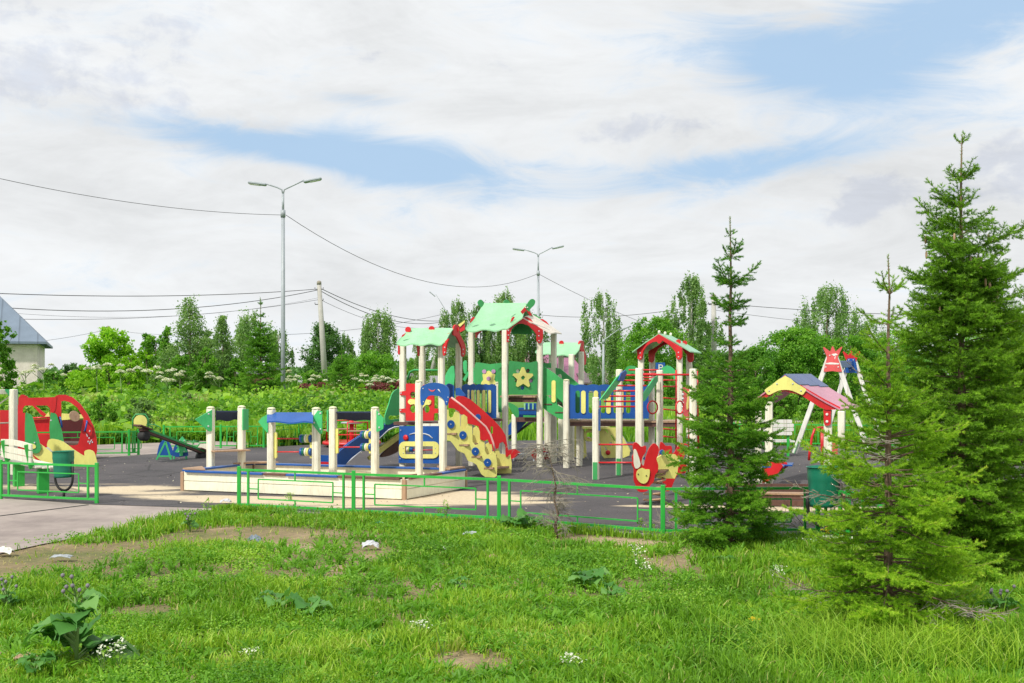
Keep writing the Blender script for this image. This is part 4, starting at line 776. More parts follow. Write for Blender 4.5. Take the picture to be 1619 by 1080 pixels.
# ============================================================ merry-go-round behind sandbox
mg = thing('merry_go_round', G(550, 705), 'red merry-go-round with grey disc glimpsed between sandbox posts', 'merry-go-round'); gc = G(556, 706)
MB().lathe(gc, [(.62, .05), (.64, .08), (.62, .12)], 32).build('platform', 'red', mg); MB().lathe(gc, [(.05, 0), (.05, .62)], 14).build('column', 'red', mg); MB().lathe(gc, [(.22, .50), (.24, .52), (.22, .535)], 24).build('wheel', 'galv', mg)
for a_ in (0, 1.57, 3.14, 4.71):
    c = gc+V((.5*math.cos(a_+.4), .5*math.sin(a_+.4), 0)); tt = V((-math.sin(a_+.4), math.cos(a_+.4), 0))
    MB().tube([c-tt*.22+UP*.10, c-tt*.22+UP*.55, c+tt*.22+UP*.55, c+tt*.22+UP*.10], .017, 8).build('hand_rail', 'red', mg); MB().box(c+UP*.36, (.16, .44, .03), (V((tt.y, -tt.x, 0)), tt, UP), .006).build('seat', 'tan', mg)
so_ = thing('low_slide', G(512, 742), 'low blue board with red stripe behind the middle sandbox counter', 'play panel'); bp = VP(G(500, 744), G(540, 743))
flat('board', 'blue', so_, bp, [(498, 719), (522, 720), (522, 738), (498, 737)], 0, .03); flat('stripe', 'red', so_, bp, [(498, 730), (521, 730.5), (521, 736), (498, 735.5)], .02, .02)
# ============================================================ spring rider
sr = thing('spring_rider', G(1035, 805), 'red rooster shaped spring rider with yellow seat panel beside the fence', 'spring rider'); ra = VP(G(1000, 801), G(1090, 799)); rb = VP(G(1000, 785), G(1090, 783))
flat('side_panel', 'red', sr, ra, spl(z6([(362, 275), (385, 253), (408, 268), (432, 290), (466, 282), (466, 330), (440, 372), (432, 425), (452, 440), (465, 380), (490, 310), (520, 270), (545, 265), (572, 300), (568, 350), (553, 390), (568, 440), (562, 492), (540, 520), (530, 572), (500, 605), (480, 645), (440, 658), (402, 648), (384, 600), (370, 560), (370, 470), (355, 440), (360, 405), (355, 372), (368, 340)]), 3), .0, .022)
flat('side_panel', 'red', sr, rb, spl(z6([(582, 275), (600, 253), (630, 282), (675, 285), (680, 340), (700, 335), (735, 275), (765, 262), (792, 300), (785, 350), (768, 400), (795, 430), (790, 500), (730, 512), (700, 560), (665, 640), (628, 645), (600, 560), (580, 450)]), 3), .0, .022)
flat('comb_mark', 'cream', sr, ra, spl(z6([(370, 322), (384, 310), (400, 345), (424, 428), (410, 460), (382, 465), (370, 420)]), 2), .02, .016); flat('face_mark', 'yellow', sr, ra, spl(z6([(393, 500), (410, 474), (440, 462), (468, 475), (498, 475), (495, 530), (480, 572), (450, 590), (415, 575), (393, 540)]), 2), .02, .016)
for x, y in ((407, 513), (472, 525)): p = ra.at(*z6([(x, y)])[0], .03); MB().lathe(p, [(.008, 0), (.007, .006)], 10, ra.n).build('eye', 'black', sr)
flat('seat_panel', 'yellow', sr, VP(G(1035, 797), G(1085, 794)), z6([(555, 380), (600, 352), (702, 350), (735, 385), (722, 500), (700, 548), (560, 545), (545, 450)]), .0, .02); 
p1, p2 = ra.at(1046, 715, -.03), rb.at(1046, 715, 0); MB().tube([ra.at(1019, 725, -.01), ra.at(1019, 725, -.30)], .018, 8).build('foot_bar', 'blue', sr); MB().lathe(ra.at(1046, 715, -.18), [(.03, 0), (.034, .02), (.03, .03)], 12, ra.n).build('grip', 'blue', sr)
MB().tube([rb.at(1066, 727, 0), rb.at(1075, 728, .18)], .014, 8).build('grip', 'white', sr); MB().lathe(rb.at(1071, 727.5, .12), [(.022, 0), (.026, .01), (.022, .03)], 12, rb.n).build('grip_end', 'black', sr)
sg_ = G(1036, 801)+V((.02, .22, 0)); n = 90; MB().tube([sg_+V((.13*math.cos(2*math.pi*i/18), .13*math.sin(2*math.pi*i/18), .02+.36*i/n)) for i in range(n+1)], .012, 6).build('spring', 'tan', sr); MB().lathe(sg_, [(.16, 0), (.16, .015)], 20).build('base_plate', 'black', sr)
MB().box(sg_+UP*.41, (.30, .30, .025), (U_, V_, UP)).build('seat', 'brown', sr)
# ============================================================ red roofed playhouse
ph = thing('playhouse', G(1216, 775), 'small open playhouse with red roof, blue shingles and yellow gable behind the spruce', 'playhouse'); z7 = lambda L_: zm(1180, 540, 6.0, L_)
post(ph, 1216, 768, 632, w=.105); post(ph, 1309, 772, 648, w=.11); post(ph, 1330, 752, 650, w=.105, mat='cream'); post(ph, 1199, 752, 650, w=.095)
hp = VP(G(1216, 768), G(1309, 772))
apx = hp.at(*z7([(365, 318)])[0], .12); el_, er_ = hp.at(*z7([(5, 590)])[0], .12), hp.at(*z7([(890, 640)])[0], .12); dep = V((.66, 1.08, 0))
def roofp(e, mat, t0=0, t1=1, up=.0, name='roof_panel', v1=1.0):
    rows = []
    for j in range(5):
        v = t0+(t1-t0)*j/4; b = apx.lerp(e, v); b = b+UP*(up-.10*v*(1-v)); rows.append([b+dep*(v1*i/4) for i in range(5)])
    return patch(name, mat, ph, rows, .022)
roofp(er_, 'red_roof_glare'); roofp(el_, 'red_roof_glare')
for k in range(3): 
    rows = []
    for j in range(4):
        v = (.0, .10, .20, .27+.035*k)[j]; b = apx.lerp(er_, v)+UP*(.016-.10*v*(1-v)); rows.append([b+dep*(k/3+.002), b+dep*((k+1)/3-.004)])
    patch('shingle', 'blue_shingle', ph, rows, .012)
    rows = []
    for j in range(4):
        v = (.0, .12, .25, .36)[j]; b = apx.lerp(el_, v)+UP*(.016-.10*v*(1-v)); rows.append([b+dep*(k/3+.002), b+dep*((k+1)/3-.004)])
    patch('shingle', 'blue_shingle', ph, rows, .012)
flat('gable_board', 'red', ph, hp, z7([(5, 592), (60, 575), (160, 500), (365, 322), (560, 440), (740, 545), (890, 622), (890, 642), (760, 650), (700, 625), (600, 560), (520, 510), (365, 470), (200, 525), (100, 590), (5, 605)]), .09, .02)
flat('gable_board', 'yellow', ph, hp, z7(spl([(175, 458), (240, 412), (370, 326), (470, 395), (566, 452), (555, 480), (538, 502), (515, 502), (440, 468), (370, 458), (300, 468), (225, 505), (200, 500), (185, 480)], 2)), .115, .02, label='yellow arched gable board'); bolts(ph, hp, z7([(215, 468), (290, 402), (440, 402), (518, 467)]), .13, .012)
flat('bracket', 'red', ph, hp, z7(spl([(735, 635), (805, 640), (800, 690), (800, 780), (770, 798), (738, 780), (735, 690)], 2)), .075, .02); bolts(ph, hp, z7([(765, 692), (765, 760)]), .09, .02, 'white')
for L_ in ([(1206, 731), (1231, 729), (1238, 737), (1228, 752), (1215, 760), (1206, 764)], [(1222, 727), (1244, 731), (1246, 738), (1234, 745), (1222, 742)]): flat('table_side', 'red', ph, hp, L_, .25 if L_[0][0] < 1210 else -.2, .02)
MB().box(hp.at(1222, 736.5, .05), (.32, .42, .02), (U_, V_, UP)).build('table_top', 'blue', ph); MB().box(hp.at(1238, 734, -.3), (.28, .42, .02), (U_, V_, UP)).build('seat', 'blue', ph)
post(ph, 1179.5, 772, 716, w=.10); post(ph, 1199, 776, 722, w=.10); MB().lathe(G(1199, 776)-V_*.05+UP*.38, [(.045, 0), (.045, .02)], 14, -V_).build('yellow_knob', 'yellow', ph); post(ph, 1218, 762, 755, w=.09)
bw = thing('plank_sandbox', G(1200, 803), 'low brown plank sandbox wall behind the right part of the fence', 'sandbox'); a_, b_ = G(1170, 801), G(1345, 803)
for k in range(2): MB().beam(a_+UP*(.05+k*.075), b_+UP*(.05+k*.075), .03, .070, UP, .004).build('board', 'brown', bw)
MB().beam(a_+V((0, .9, .12)), b_+V((.1, .9, .12)), .03, .14, UP).build('board', 'brown', bw); MB().beam(a_+UP*.158+V_*.05, b_+UP*.158+V_*.05, .16, .02).build('rim_board', 'tan', bw)
rb_ = thing('tube_climber', G(1300, 735), 'red tube climber and abacus panel with orange and green beads behind the playhouse post', 'climber'); rpn = VP(G(1280, 740), G(1345, 738))
MB().tube([rpn.at(1279, 728), rpn.at(1280, 715), rpn.at(1284, 690), rpn.at(1288, 679), rpn.at(1294, 676.5), rpn.at(1303, 676)], .022, 10).build('tube', 'red', rb_); MB().tube([rpn.at(1300, 738), rpn.at(1300, 677)], .03, 10).build('tube', 'red', rb_)
flat('panel', 'pink_red', rb_, rpn, [(1316, 700), (1328, 700), (1328, 735), (1316, 736)], 0, .02)
for x, y, mt in ((1335, 705.5, 'orange'), (1335.5, 727.5, 'green')): MB().lathe(rpn.at(x, y, .02), [(.05, -.05), (.075, -.03), (.075, .03), (.05, .05)], 18, V((.5, -.85, 0))).build('bead', mt, rb_)
MB().tube([rpn.at(1316, 703, .0), rpn.at(1350, 705, 0)], .01, 8).build('rod', 'steel', rb_); MB().tube([rpn.at(1316, 727, .0), rpn.at(1350, 728, 0)], .01, 8).build('rod', 'steel', rb_)
# ============================================================ swing
sw_ = thing('swing_set', G(1290, 718), 'wooden swing frame with crown shaped tops on leaning white legs', 'swing'); w1 = VP(G(1256, 717), G(1368, 720)); w2 = VP(G(1280, 708), G(1400, 710))
def leg(pl, a_, b_, w_=.09):
    p, q = pl.at(*a_), pl.at(*b_); o = MB().beam(p, q, w_, w_, pl.n, .008).build('leg', 'white', sw_); d = (q-p); MB().beam(p+pl.n*(w_/2+.005), p+d*.13+pl.n*(w_/2+.005), .008, w_*.9, V_).build('foot_plate', 'mint2', o)
leg(w1, (1256, 717), (1312, 560)); leg(w1, (1376, 722), (1320, 560)); leg(w2, (1300, 709), (1343, 566)); leg(w2, (1398, 712), (1350, 566))
cr = z7([(727, 55), (737, 52), (795, 95), (814, 45), (824, 45), (846, 95), (903, 48), (912, 52), (866, 150), (890, 220), (907, 285), (870, 287), (815, 280), (760, 287), (733, 283), (748, 225), (766, 150)])
flat('crown', 'pink_red', sw_, w1, cr, .06, .02); bolts(sw_, w1, z7([(755, 243), (872, 243), (792, 132), (848, 130)]), .075, .014, 'white')
wr = MB().plate(w1.pts(z7([(748, 205), (800, 198), (880, 205), (878, 218), (760, 216)]), .072), .003, w1.n).plate(w1.pts(z7([(805, 120), (850, 112), (868, 125), (830, 138)]), .072), .003, w1.n); wr.build('worn_paint', 'white', sw_)
flat('crown', 'red', sw_, w2, z7([(914, 100), (922, 92), (970, 130), (990, 88), (998, 88), (1020, 130), (1072, 92), (1080, 100), (1040, 190), (1020, 165), (965, 165), (945, 175)]), .05, .02, label='deep red crown'); flat('crown_board', 'blue', sw_, w2, z7([(962, 160), (1030, 160), (1058, 290), (1040, 298), (925, 295), (922, 285)]), .07, .02); bolts(sw_, w2, z7([(972, 175), (1015, 175), (985, 270)]), .085, .012, 'white')
MB().beam(w1.at(1317, 576, -.05), w2.at(1346, 576, .0), .10, .14, UP, .008).build('cross_beam', 'blue', sw_)
for f in (.35, .65):
    p = w1.at(1317, 578).lerp(w2.at(1346, 578), f); MB().tube([p, p-UP*1.35], .006, 5).build('chain', 'steel', sw_)
# ============================================================ distant white bench
b3 = thing('park_bench', G(1230, 722), 'white slatted bench back seen far behind the playhouse', 'bench'); bp3 = VP(G(1200, 722), G(1260, 722))
for k in range(4):
    y0 = 663.5+k*6.3; xr = 1255-(3 if k in (0, 3) else 0); flat('back_slat', 'white', b3, bp3, rrect(1203, y0, xr, y0+5.6, 1.6, 2), .0, .03)
for x in (1213, 1246): MB().beam(bp3.at(x, 722, -.04), bp3.at(x, 668, -.04), .05, .04, V_).build('leg', 'fence_green', b3)
MB().box(bp3.at(1229, 697, -.25), (.58, .42, .03), None).build('seat', 'white', b3)
# ============================================================ lamp posts, poles, cables
def lamp(x, ybase_Z, ytop, heads, label, yjoint, group='tall galvanised street lamps', yv=0):
    Z = ybase_Z; g = P(x, 590, Z); g.z = 0; k = Z/F; t = thing('street_lamp', g, label, 'street lamp', group); top = CH-(ytop-590)*k; jz = CH-(yjoint-590)*k
    MB().tube([g, g+UP*(jz*.4), g+UP*jz], [.10, .088, .075], 12).build('pole', 'galv', t); MB().tube([g+UP*jz, g+UP*(top-.25)], .05, 10).build('mast', 'galv', t); MB().lathe(g+UP*(jz-.15), [(.1, 0), (.1, .3)], 10).build('collar', 'galv', t)
    for dx_, y in heads:
        q = g+V((dx_*k, 0, 0)); q.z = CH-(y-590)*k; sgn = 1 if dx_ > 0 else -1; L_ = abs(dx_)*k
        s0 = g+UP*(top-.3); MB().tube([s0, s0+UP*.22+V((sgn*.05, 0, 0)), V((g.x+sgn*.25, g.y, top+.02))]+[V((g.x+sgn*(.25+(L_-.95)*f), g.y, top+.02+(q.z-top-.02)*f)) for f in (.5, 1)], .03, 8).build('arm', 'galv', t)
        hd = V((q.x-sgn*.35, g.y, q.z)); dr = V((sgn, 0, (q.z-top)/max(.1, L_))).normalized(); h = MB().beam(hd-dr*.38, hd+dr*.38, .26, .11, UP, .035).build('lamp_head', 'galv', t); MB().beam(hd-dr*.1-UP*.058, hd+dr*.33-UP*.058, .2, .02).build('lamp_glass', 'white', h)
    return t
lamp(447.5, 46, 297, [(-54, 290.5), (60, 285)], 'double-arm galvanised lamp post nearest the camera, rising left of the sandbox', 338)
lamp(851, 70, 400, [(-40, 394.5), (40, 391)], 'double-arm lamp post rising behind the middle tower roof', 432)
lamp(708, 112, 490, [(-30, 465)], 'single-arm lamp post seen beside the left tower roof', 500)
lamp(626+0, 190, 999, [], '', 600) if False else None
g5 = P(954, 590, 78); lamp(954, 78, 535, [(42, 519)], 'thin curved-arm lamp post in front of the sparse birch', 540)
def cpole(x0, y0, x1, y1, Z, label, r=.12, mat='concrete_pole', strut=None):
    g = P(x1, 590, Z); g.z = 0; t = thing('utility_pole', g, label, 'utility pole', 'overhead cable poles'); tp = P(x0, y0, Z); MB().tube([g, g.lerp(tp, .5), tp], [r*1.25, r*1.1, r*.85], 8).build('pole', mat, t)
    MB().lathe(tp-UP*.1, [(r*.95, 0), (r*.9, .22), (r*.4, .3)], 8).build('pole_cap', 'dead_wood', t)
    for s_, dz in ((-1, .45), (1, .45), (-1, 1.6), (1, 1.3)):
        c = tp-UP*dz; MB().tube([c, c+V((s_*.3, 0, 0)), c+V((s_*.32, 0, .14))], .03, 6).build('insulator', 'black', t)
    if strut: sgp = P(strut, 590, Z); sgp.z = 0; MB().tube([sgp, tp-UP*1.2], .13, 8).build('strut', mat, t)
    return t
cpole(504.5, 448, 515, 620, 84, 'leaning grey concrete utility pole left of the play structure', .19)
cpole(704, 505, 676, 618, 118, 'slanting concrete pole seen between the left tower posts', .2)
cpole(1128.5, 470, 1128.5, 655, 68, 'white concrete utility pole behind the middle spruce', .16)
cpole(171, 518, 171, 600, 120, 'small dark pole top rising behind the bright maple', .22)
def cable(a_, b_, sag, label, r, n=24, name='power_cable'):
    r = r*.62
    a_, b_ = V(a_), V(b_); pts = [a_.lerp(b_, i/n)-UP*(4*sag*(i/n)*(1-i/n)) for i in range(n+1)]; o = MB().tube(pts, r, 5).build(name, 'wire', None, origin=a_); tag(o, label, 'cable', 'overhead cables'); return o
c1 = P(447, 340, 46); cable(P(-260, 215, 34), c1, .55, 'single sagging cable from the left edge to the nearest lamp post', .016); cable(P(452, 340, 46), P(850, 433, 70), 1.75, 'cable hanging between the two double-arm lamp posts', .020)
cable(P(853, 434, 70), P(1130, 545, 92), .5, 'cable sloping down right from the second lamp post', .022)
p84 = 84
cable(P(-220, 452, 60), P(503, 457, p84), .55, 'uppermost cable of the bundle running left from the leaning pole', .04); cable(P(-220, 462, 60), P(503, 458.5, p84), 1.3, 'second cable of the bundle running left from the leaning pole', .04)
cable(P(-220, 492, 60), P(503, 474, p84), .9, 'lowest thin cable running left from the leaning pole', .025); cable(P(-220, 466, 60), P(503, 471, p84), 1.35, 'faint third cable running left from the leaning pole', .014)
cable(P(507, 456, p84), P(704, 507, 118), .8, 'upper cable running right from the leaning pole', .045); cable(P(507, 460, p84), P(704, 508, 118), 1.1, 'second cable running right from the leaning pole', .045); cable(P(507, 474, p84), P(704, 515, 118), 1.0, 'lower thin cable running right from the leaning pole', .025)
cable(P(380, 530, 100), P(700, 497, 118), .6, 'cable crossing behind the leaning pole towards the left tower', .03); cable(P(171, 521, 120), P(-80, 548, 120), .5, 'thin cable sloping left from the small far pole', .03); cable(P(171, 521, 120), P(330, 528, 120), .3, 'thin cable running right from the small far pole', .025)
cable(P(845, 497, 90), P(1128, 479, 68), .5, 'cable running left from the white pole past the sparse birch', .03); cable(P(1128, 479, 68), P(1700, 498, 75), .35, 'cable running right from the white pole behind the spruces', .03); cable(P(1128, 490, 68), P(1600, 520, 90), .5, 'lower cable running right from the white pole', .02)
# ============================================================ houses
def hbox(t, x0, x1, ytop, Z, depth, mat, name='wall'):
    a_, b_ = P(x0, 590, Z), P(x1, 590, Z); zt = CH-(ytop-590)*Z/F; return MB().box(((a_.x+b_.x)/2, Z+depth/2, zt/2), (b_.x-a_.x, depth, zt)).build(name, mat, t)
def house(label, Z, x0, x1, yeave, yridge, depth, wallm, roofm, rx0=None, rx1=None, over=.5, hip=0, rname='house', rot=0):
    a_, b_ = P(x0, 590, Z), P(x1, 590, Z); t = thing(rname, V((b_.x if rot else (a_.x+b_.x)/2, Z, 0)), label, 'house'); t.rotation_euler.z = rot; hbox(t, x0, x1, yeave+1, Z, depth, wallm)
    ze = CH-(yeave-590)*Z/F; zr = CH-(yridge-590)*(Z+depth/2)/F; xr0 = P(rx0 if rx0 is not None else x0, 590, Z).x; xr1 = P(rx1 if rx1 is not None else x1, 590, Z).x; ym = Z+depth/2
    m = MB()
    for sgn in (-1, 1):
        ye = Z-over if sgn < 0 else Z+depth+over; q = [V((a_.x-over, ye, ze-.1)), V((b_.x+over, ye, ze-.1)), V((xr1+(0 if hip else over), ym, zr)), V((xr0-(0 if hip else over), ym, zr))]; m.add(q+[p+UP*.12 for p in q], [(0, 1, 2, 3), (4, 5, 6, 7), (0, 1, 5, 4), (1, 2, 6, 5), (2, 3, 7, 6), (3, 0, 4, 7)])
    if hip:
        for xe, xr in ((b_.x+over, xr1), (a_.x-over, xr0)): q = [V((xe, Z-over, ze-.1)), V((xe, Z+depth+over, ze-.1)), V((xr, ym, zr))]; m.add(q+[p+UP*.12 for p in q], [(0, 1, 2), (3, 4, 5), (0, 1, 4, 3), (1, 2, 5, 4), (2, 0, 3, 5)])
    else:
        for xe in (a_.x+.02, b_.x-.02): MB().plate([V((xe, Z, ze-.1)), V((xe, Z+depth, ze-.1)), V((xe, ym, zr-.02))], .1, V((1, 0, 0))).build('gable_wall', wallm, t)
    m.build('roof', roofm, t); return t, ze, zr
def window(t, x0, x1, y0, y1, Z, fm='white'):
    p, q = P(x0, y0, Z), P(x1, y1, Z); c = (p+q)/2; w_, h_ = abs(q.x-p.x), abs(p.z-q.z); o = MB().box(c+V((0, -.04, 0)), (w_, .08, h_)).build('window', fm, t); MB().box(c+V((0, -.09, 0)), (w_*.78, .03, h_*.80)).build('pane', 'glass_dark', o); MB().box(c+V((0, -.12, 0)), (w_*.06, .03, h_*.8)).build('glazing_bar', fm, o)
t, ze, zr = house('pale pink house with steep blue-grey metal roof at the left edge', 58, -330, 59, 541, 385, 11, 'stucco', 'slate_seam', rx0=-330+100, rx1=-100, over=.45, hip=1, rot=R(21))
window(t, -30, -5, 555, 585, 58); MB().box((P(36, 590, 58).x, 57.97, CH+.0+(590-547)*58/F), (P(59, 590, 58).x-P(12, 590, 58).x, .06, .08)).build('cornice', 'stucco', t)
t, ze, zr = house('purple house with metal roof behind the back tower', 95, 836, 930, 607, 562, 9, 'purple_siding', 'purple_siding', rx0=836, rx1=906, hip=1)
MB().box((P(826, 590, 98).x, 99, 4), (.5, .5, 3.2)).build('chimney', 'brick', t); window(t, 875, 888, 609, 618, 95)
t, ze, zr = house('low house with red tiled roof behind the star panel', 104, 822, 862, 575, 559, 8, 'brick', 'red_tiles')
t, ze, zr = house('brown roofed cottage beside the sparse birch', 92, 932, 985, 605, 592, 8, 'stucco', 'roof_brown', rx0=925, rx1=985)
t, ze, zr = house('small white house with grey roof seen between the left tower posts', 105, 643, 700, 607, 596, 7, 'white', 'roof_grey'); window(t, 650, 656, 598, 604, 104.9)
MB().plate([P(638, 609, 104.5), P(664, 609, 104.5), P(651, 592, 104.5)], .2, V((0, 1, 0))).build('gable_wall', 'white', t); MB().beam(P(636, 610, 104.3), P(651, 591, 104.3), .8, .15).build('roof_edge', 'roof_grey', t); MB().beam(P(651, 591, 104.3), P(666, 610, 104.3), .8, .15).build('roof_edge', 'roof_grey', t)
window(t, 648.5, 655, 598.5, 606, 104.3)
t, ze, zr = house('old brick shed half hidden behind the nearest left spruce', 68, 368, 405, 589, 582, 6, 'brick', 'roof_grey')
t, ze, zr = house('grey dark-roofed house far right of the purple one', 120, 985, 1030, 600, 590, 8, 'brick', 'roof_brown')
fe = thing('board_fence', P(500, 600, 88), 'pale blue board fence glimpsed behind the leaning pole', 'fence'); fe.location.z = 0
MB().box(((P(466, 590, 88).x+P(534, 590, 88).x)/2, 88, .55), (3.4, .06, 1.5)).build('boards', 'paper', fe)
for i in range(4): MB().box((P(468+i*21, 590, 88).x, 87.92, .7), (.12, .12, 1.7)).build('fence_post', 'galv', fe)
# parking sign
pk = thing('parking_sign', P(1043, 590, 48), 'blue parking sign with a white P behind the right tower', 'sign'); pk.location.z = 0; Z = 48; k = Z/F
c = P(1044, 581, Z); MB().box(c, (15*k, .04, 15*k), None, .01).build('sign_plate', 'blue', pk); cx, cz = c.x, c.z; u = k*4.0
pm = MB().box((cx-u*.55, Z-.025, cz), (u*.42, .02, u*2.4)); arc = [V((cx-u*.4, Z-.025, cz+u*1.0)), V((cx+u*.3, Z-.025, cz+u*1.0)), V((cx+u*.75, Z-.025, cz+u*.8)), V((cx+u*.85, Z-.025, cz+u*.45)), V((cx+u*.75, Z-.025, cz+u*.1)), V((cx+u*.3, Z-.025, cz-u*.1)), V((cx-u*.4, Z-.025, cz-u*.1))]
for a_, b_ in zip(arc, arc[1:]): pm.beam(a_, b_, .02, u*.4, UP)
pm.build('letter', 'white', pk); MB().tube([V((cx, Z+.06, 0)), V((cx, Z+.06, cz+7*k))], .03, 8).build('pole', 'galv', pk)
# ============================================================ VEGETATION
def vnoise(x, y, seed=0):
    r_ = np.random.default_rng(seed); T = r_.random((64, 64)); xi = np.floor(x).astype(int); yi = np.floor(y).astype(int); fx = x-xi; fy = y-yi
    fx = fx*fx*(3-2*fx); fy = fy*fy*(3-2*fy); a = T[xi % 64, yi % 64]; b = T[(xi+1) % 64, yi % 64]; c = T[xi % 64, (yi+1) % 64]; d = T[(xi+1) % 64, (yi+1) % 64]
    return (a*(1-fx)+b*fx)*(1-fy)+(c*(1-fx)+d*fx)*fy
def fbm(x, y, sc, seed=0, o=4):
    s_ = 0; w_ = .5
    for i in range(o): s_ = s_+w_*vnoise(x*sc*2**i+17.3*i, y*sc*2**i+9.1*i, seed+i); w_ *= .5
    return s_/(1-.5**o)
def inpoly(x, y, poly):
    ins = np.zeros(len(x), bool); n = len(poly); j = n-1
    for i in range(n):
        xi, yi, xj, yj = poly[i][0], poly[i][1], poly[j][0], poly[j][1]
        if yi != yj: ins ^= ((yi > y) != (yj > y)) & (x < (xj-xi)*(y-yi)/(yj-yi)+xi)
        j = i
    return ins
def unit(v): return v/np.maximum(np.linalg.norm(v, axis=1, keepdims=True), 1e-9)
def leafquads(C, size, asp=.6, up=.3, droop=0.0):
    """one folded diamond leaf per centre"""
    n = len(C); nr = unit(RNG.normal(size=(n, 3))+np.array([0, 0, up])); a = unit(np.cross(nr, RNG.normal(size=(n, 3)))+np.array([0, 0, -droop])); b = np.cross(nr, a); sz = (size*(.6+.8*RNG.random(n)))[:, None] if np.isscalar(size) else size[:, None]
    co = np.stack([C-a*sz*.5, C-b*sz*.5*asp+nr*sz*.05, C+a*sz*.5, C+b*sz*.5*asp+nr*sz*.05], 1).reshape(-1, 3); return co
def leafobj(name, C, size, tint, mat, parent, asp=.6, up=.3, droop=0.0, origin=None):
    co = leafquads(C, size, asp, up, droop); n = len(C); me = npmesh(name, co, np.full(n, 4), np.arange(4*n), np.repeat(tint, 4)); return link(name, me, mat, parent, origin)
def limbs(parent, base, h, r, tips, mat, name='trunk', lean=(0, 0)):
    m = MB(); b = V(base); n = 7; pts = [b+V((lean[0]*(i/n)**1.5+.03*h*math.sin(i*1.7+b.x)*.3*(i/n), lean[1]*(i/n), h*i/n)) for i in range(n+1)]; m.tube(pts, [r*(1-.85*i/n)+.01 for i in range(n+1)], 7)
    for tp in tips:
        tp = V(tp); f = min(.95, max(.12, (tp.z-b.z)/h-.18)); s0 = pts[int(f*n)]; mid = s0.lerp(tp, .5)+UP*(.05*h*.5); rr = r*(1-.8*f)*.5; m.tube([s0, mid, tp], [rr, rr*.6, rr*.2+.004], 5)
    return m.build(name, mat, parent)
PROF = dict(round=lambda t: np.sqrt(np.clip(1-(2*t-1)**2, 0, 1))*.95+.05, birch=lambda t: np.interp(t, [0, .15, .5, .75, .92, 1], [.55, .85, 1, .8, .5, .22]), bush=lambda t: np.sqrt(np.clip(1-t**2.2, 0, 1))+.05, column=lambda t: np.clip((1-t)**.6*.9+.1, .1, 1)*np.clip(t*6+.5, 0, 1), pine=lambda t: np.clip((1-t)**.75+.08, 0, 1)*np.clip(.65+.8*t, 0, 1))
def tree(name, x, Z, ytop, halfw, ybot, prof, mat, bark, label, ncl=60, nl=9000, leaf=.12, rc=.22, group='trees and bushes beyond the playground', sparse=0.0, droop=0, seed=None, base_z=0):
    """x, ytop, halfw, ybot are read off the photo; everything is converted to metres at distance Z"""
    k = Z/F; g = P(x, 590, Z); g.z = base_z; h = CH-(ytop-590)*k; z0 = max(.05, CH-(ybot-590)*k); rm = halfw*k; t = thing(name, g, label, 'bush' if 'bush' in name else 'tree', group)
    ncl = int(ncl*2.6); nl = int(nl*1.75); leaf = leaf*.74; rc = rc*.70; u = (np.arange(ncl)+RNG.random(ncl))/ncl; th = RNG.random(ncl)*2*np.pi; pf = PROF[prof](u)*rm; rad = pf*(.25+.75*np.sqrt(RNG.random(ncl)))*(1-.04)*(.45+1.1*vnoise(u*6+x, th*1.1+3, 3))
    asym = 1+.25*np.sin(th*2+u*5+x)
    c = np.stack([g.x+rad*np.cos(th)*asym, Z+rad*np.sin(th)*asym*.9, z0+(h-z0)*u*.97], 1); rcl = rc*rm*(.40+1.15*RNG.random(ncl)**1.5)*(.50+.50*pf/rm)
    ct = RNG.random(ncl)*.5; wgt = rcl**2; wgt /= wgt.sum(); ci = RNG.choice(ncl, nl, p=wgt)
    d = RNG.normal(size=(nl, 3))*.55; sc = np.array([1, 1, .8]) if not droop else np.array([.65, .65, 1.6+droop])
    L_ = c[ci]+d*rcl[ci][:, None]*sc
    if droop: L_[:, 2] -= np.abs(RNG.normal(size=nl))*rm*.12*droop
    L_[:, 2] = np.maximum(L_[:, 2], .05); tint = np.clip(ct[ci]+.5*RNG.random(nl), 0, 1)
    tips = [tuple(q) for q in c[np.argsort(-c[:, 2])[::max(1, ncl//22)]]]
    limbs(t, g, h*.93, max(.04, h*.014), tips, bark); leafobj('crown', L_, leaf, tint, mat, t, .62, .3, .6 if droop else 0); return t
BG = 'trees and bushes beyond the playground'
T_ = tree
T_('bush', -4, 38, 500, 30, 640, 'bush', 'leaf_mid', 'bark', 'dark green bush in front of the pink house at the left edge', 50, 7000, .12)
T_('maple_tree', 172, 46, 518, 58, 640, 'bush', 'leaf_bright', 'bark', 'bright yellow-green young maple left of the thin aspens', 60, 12000, .16)
T_('bush', 232, 50, 527, 24, 630, 'column', 'leaf_mid', 'bark', 'dark narrow bush just right of the bright maple', 30, 5000, .14)
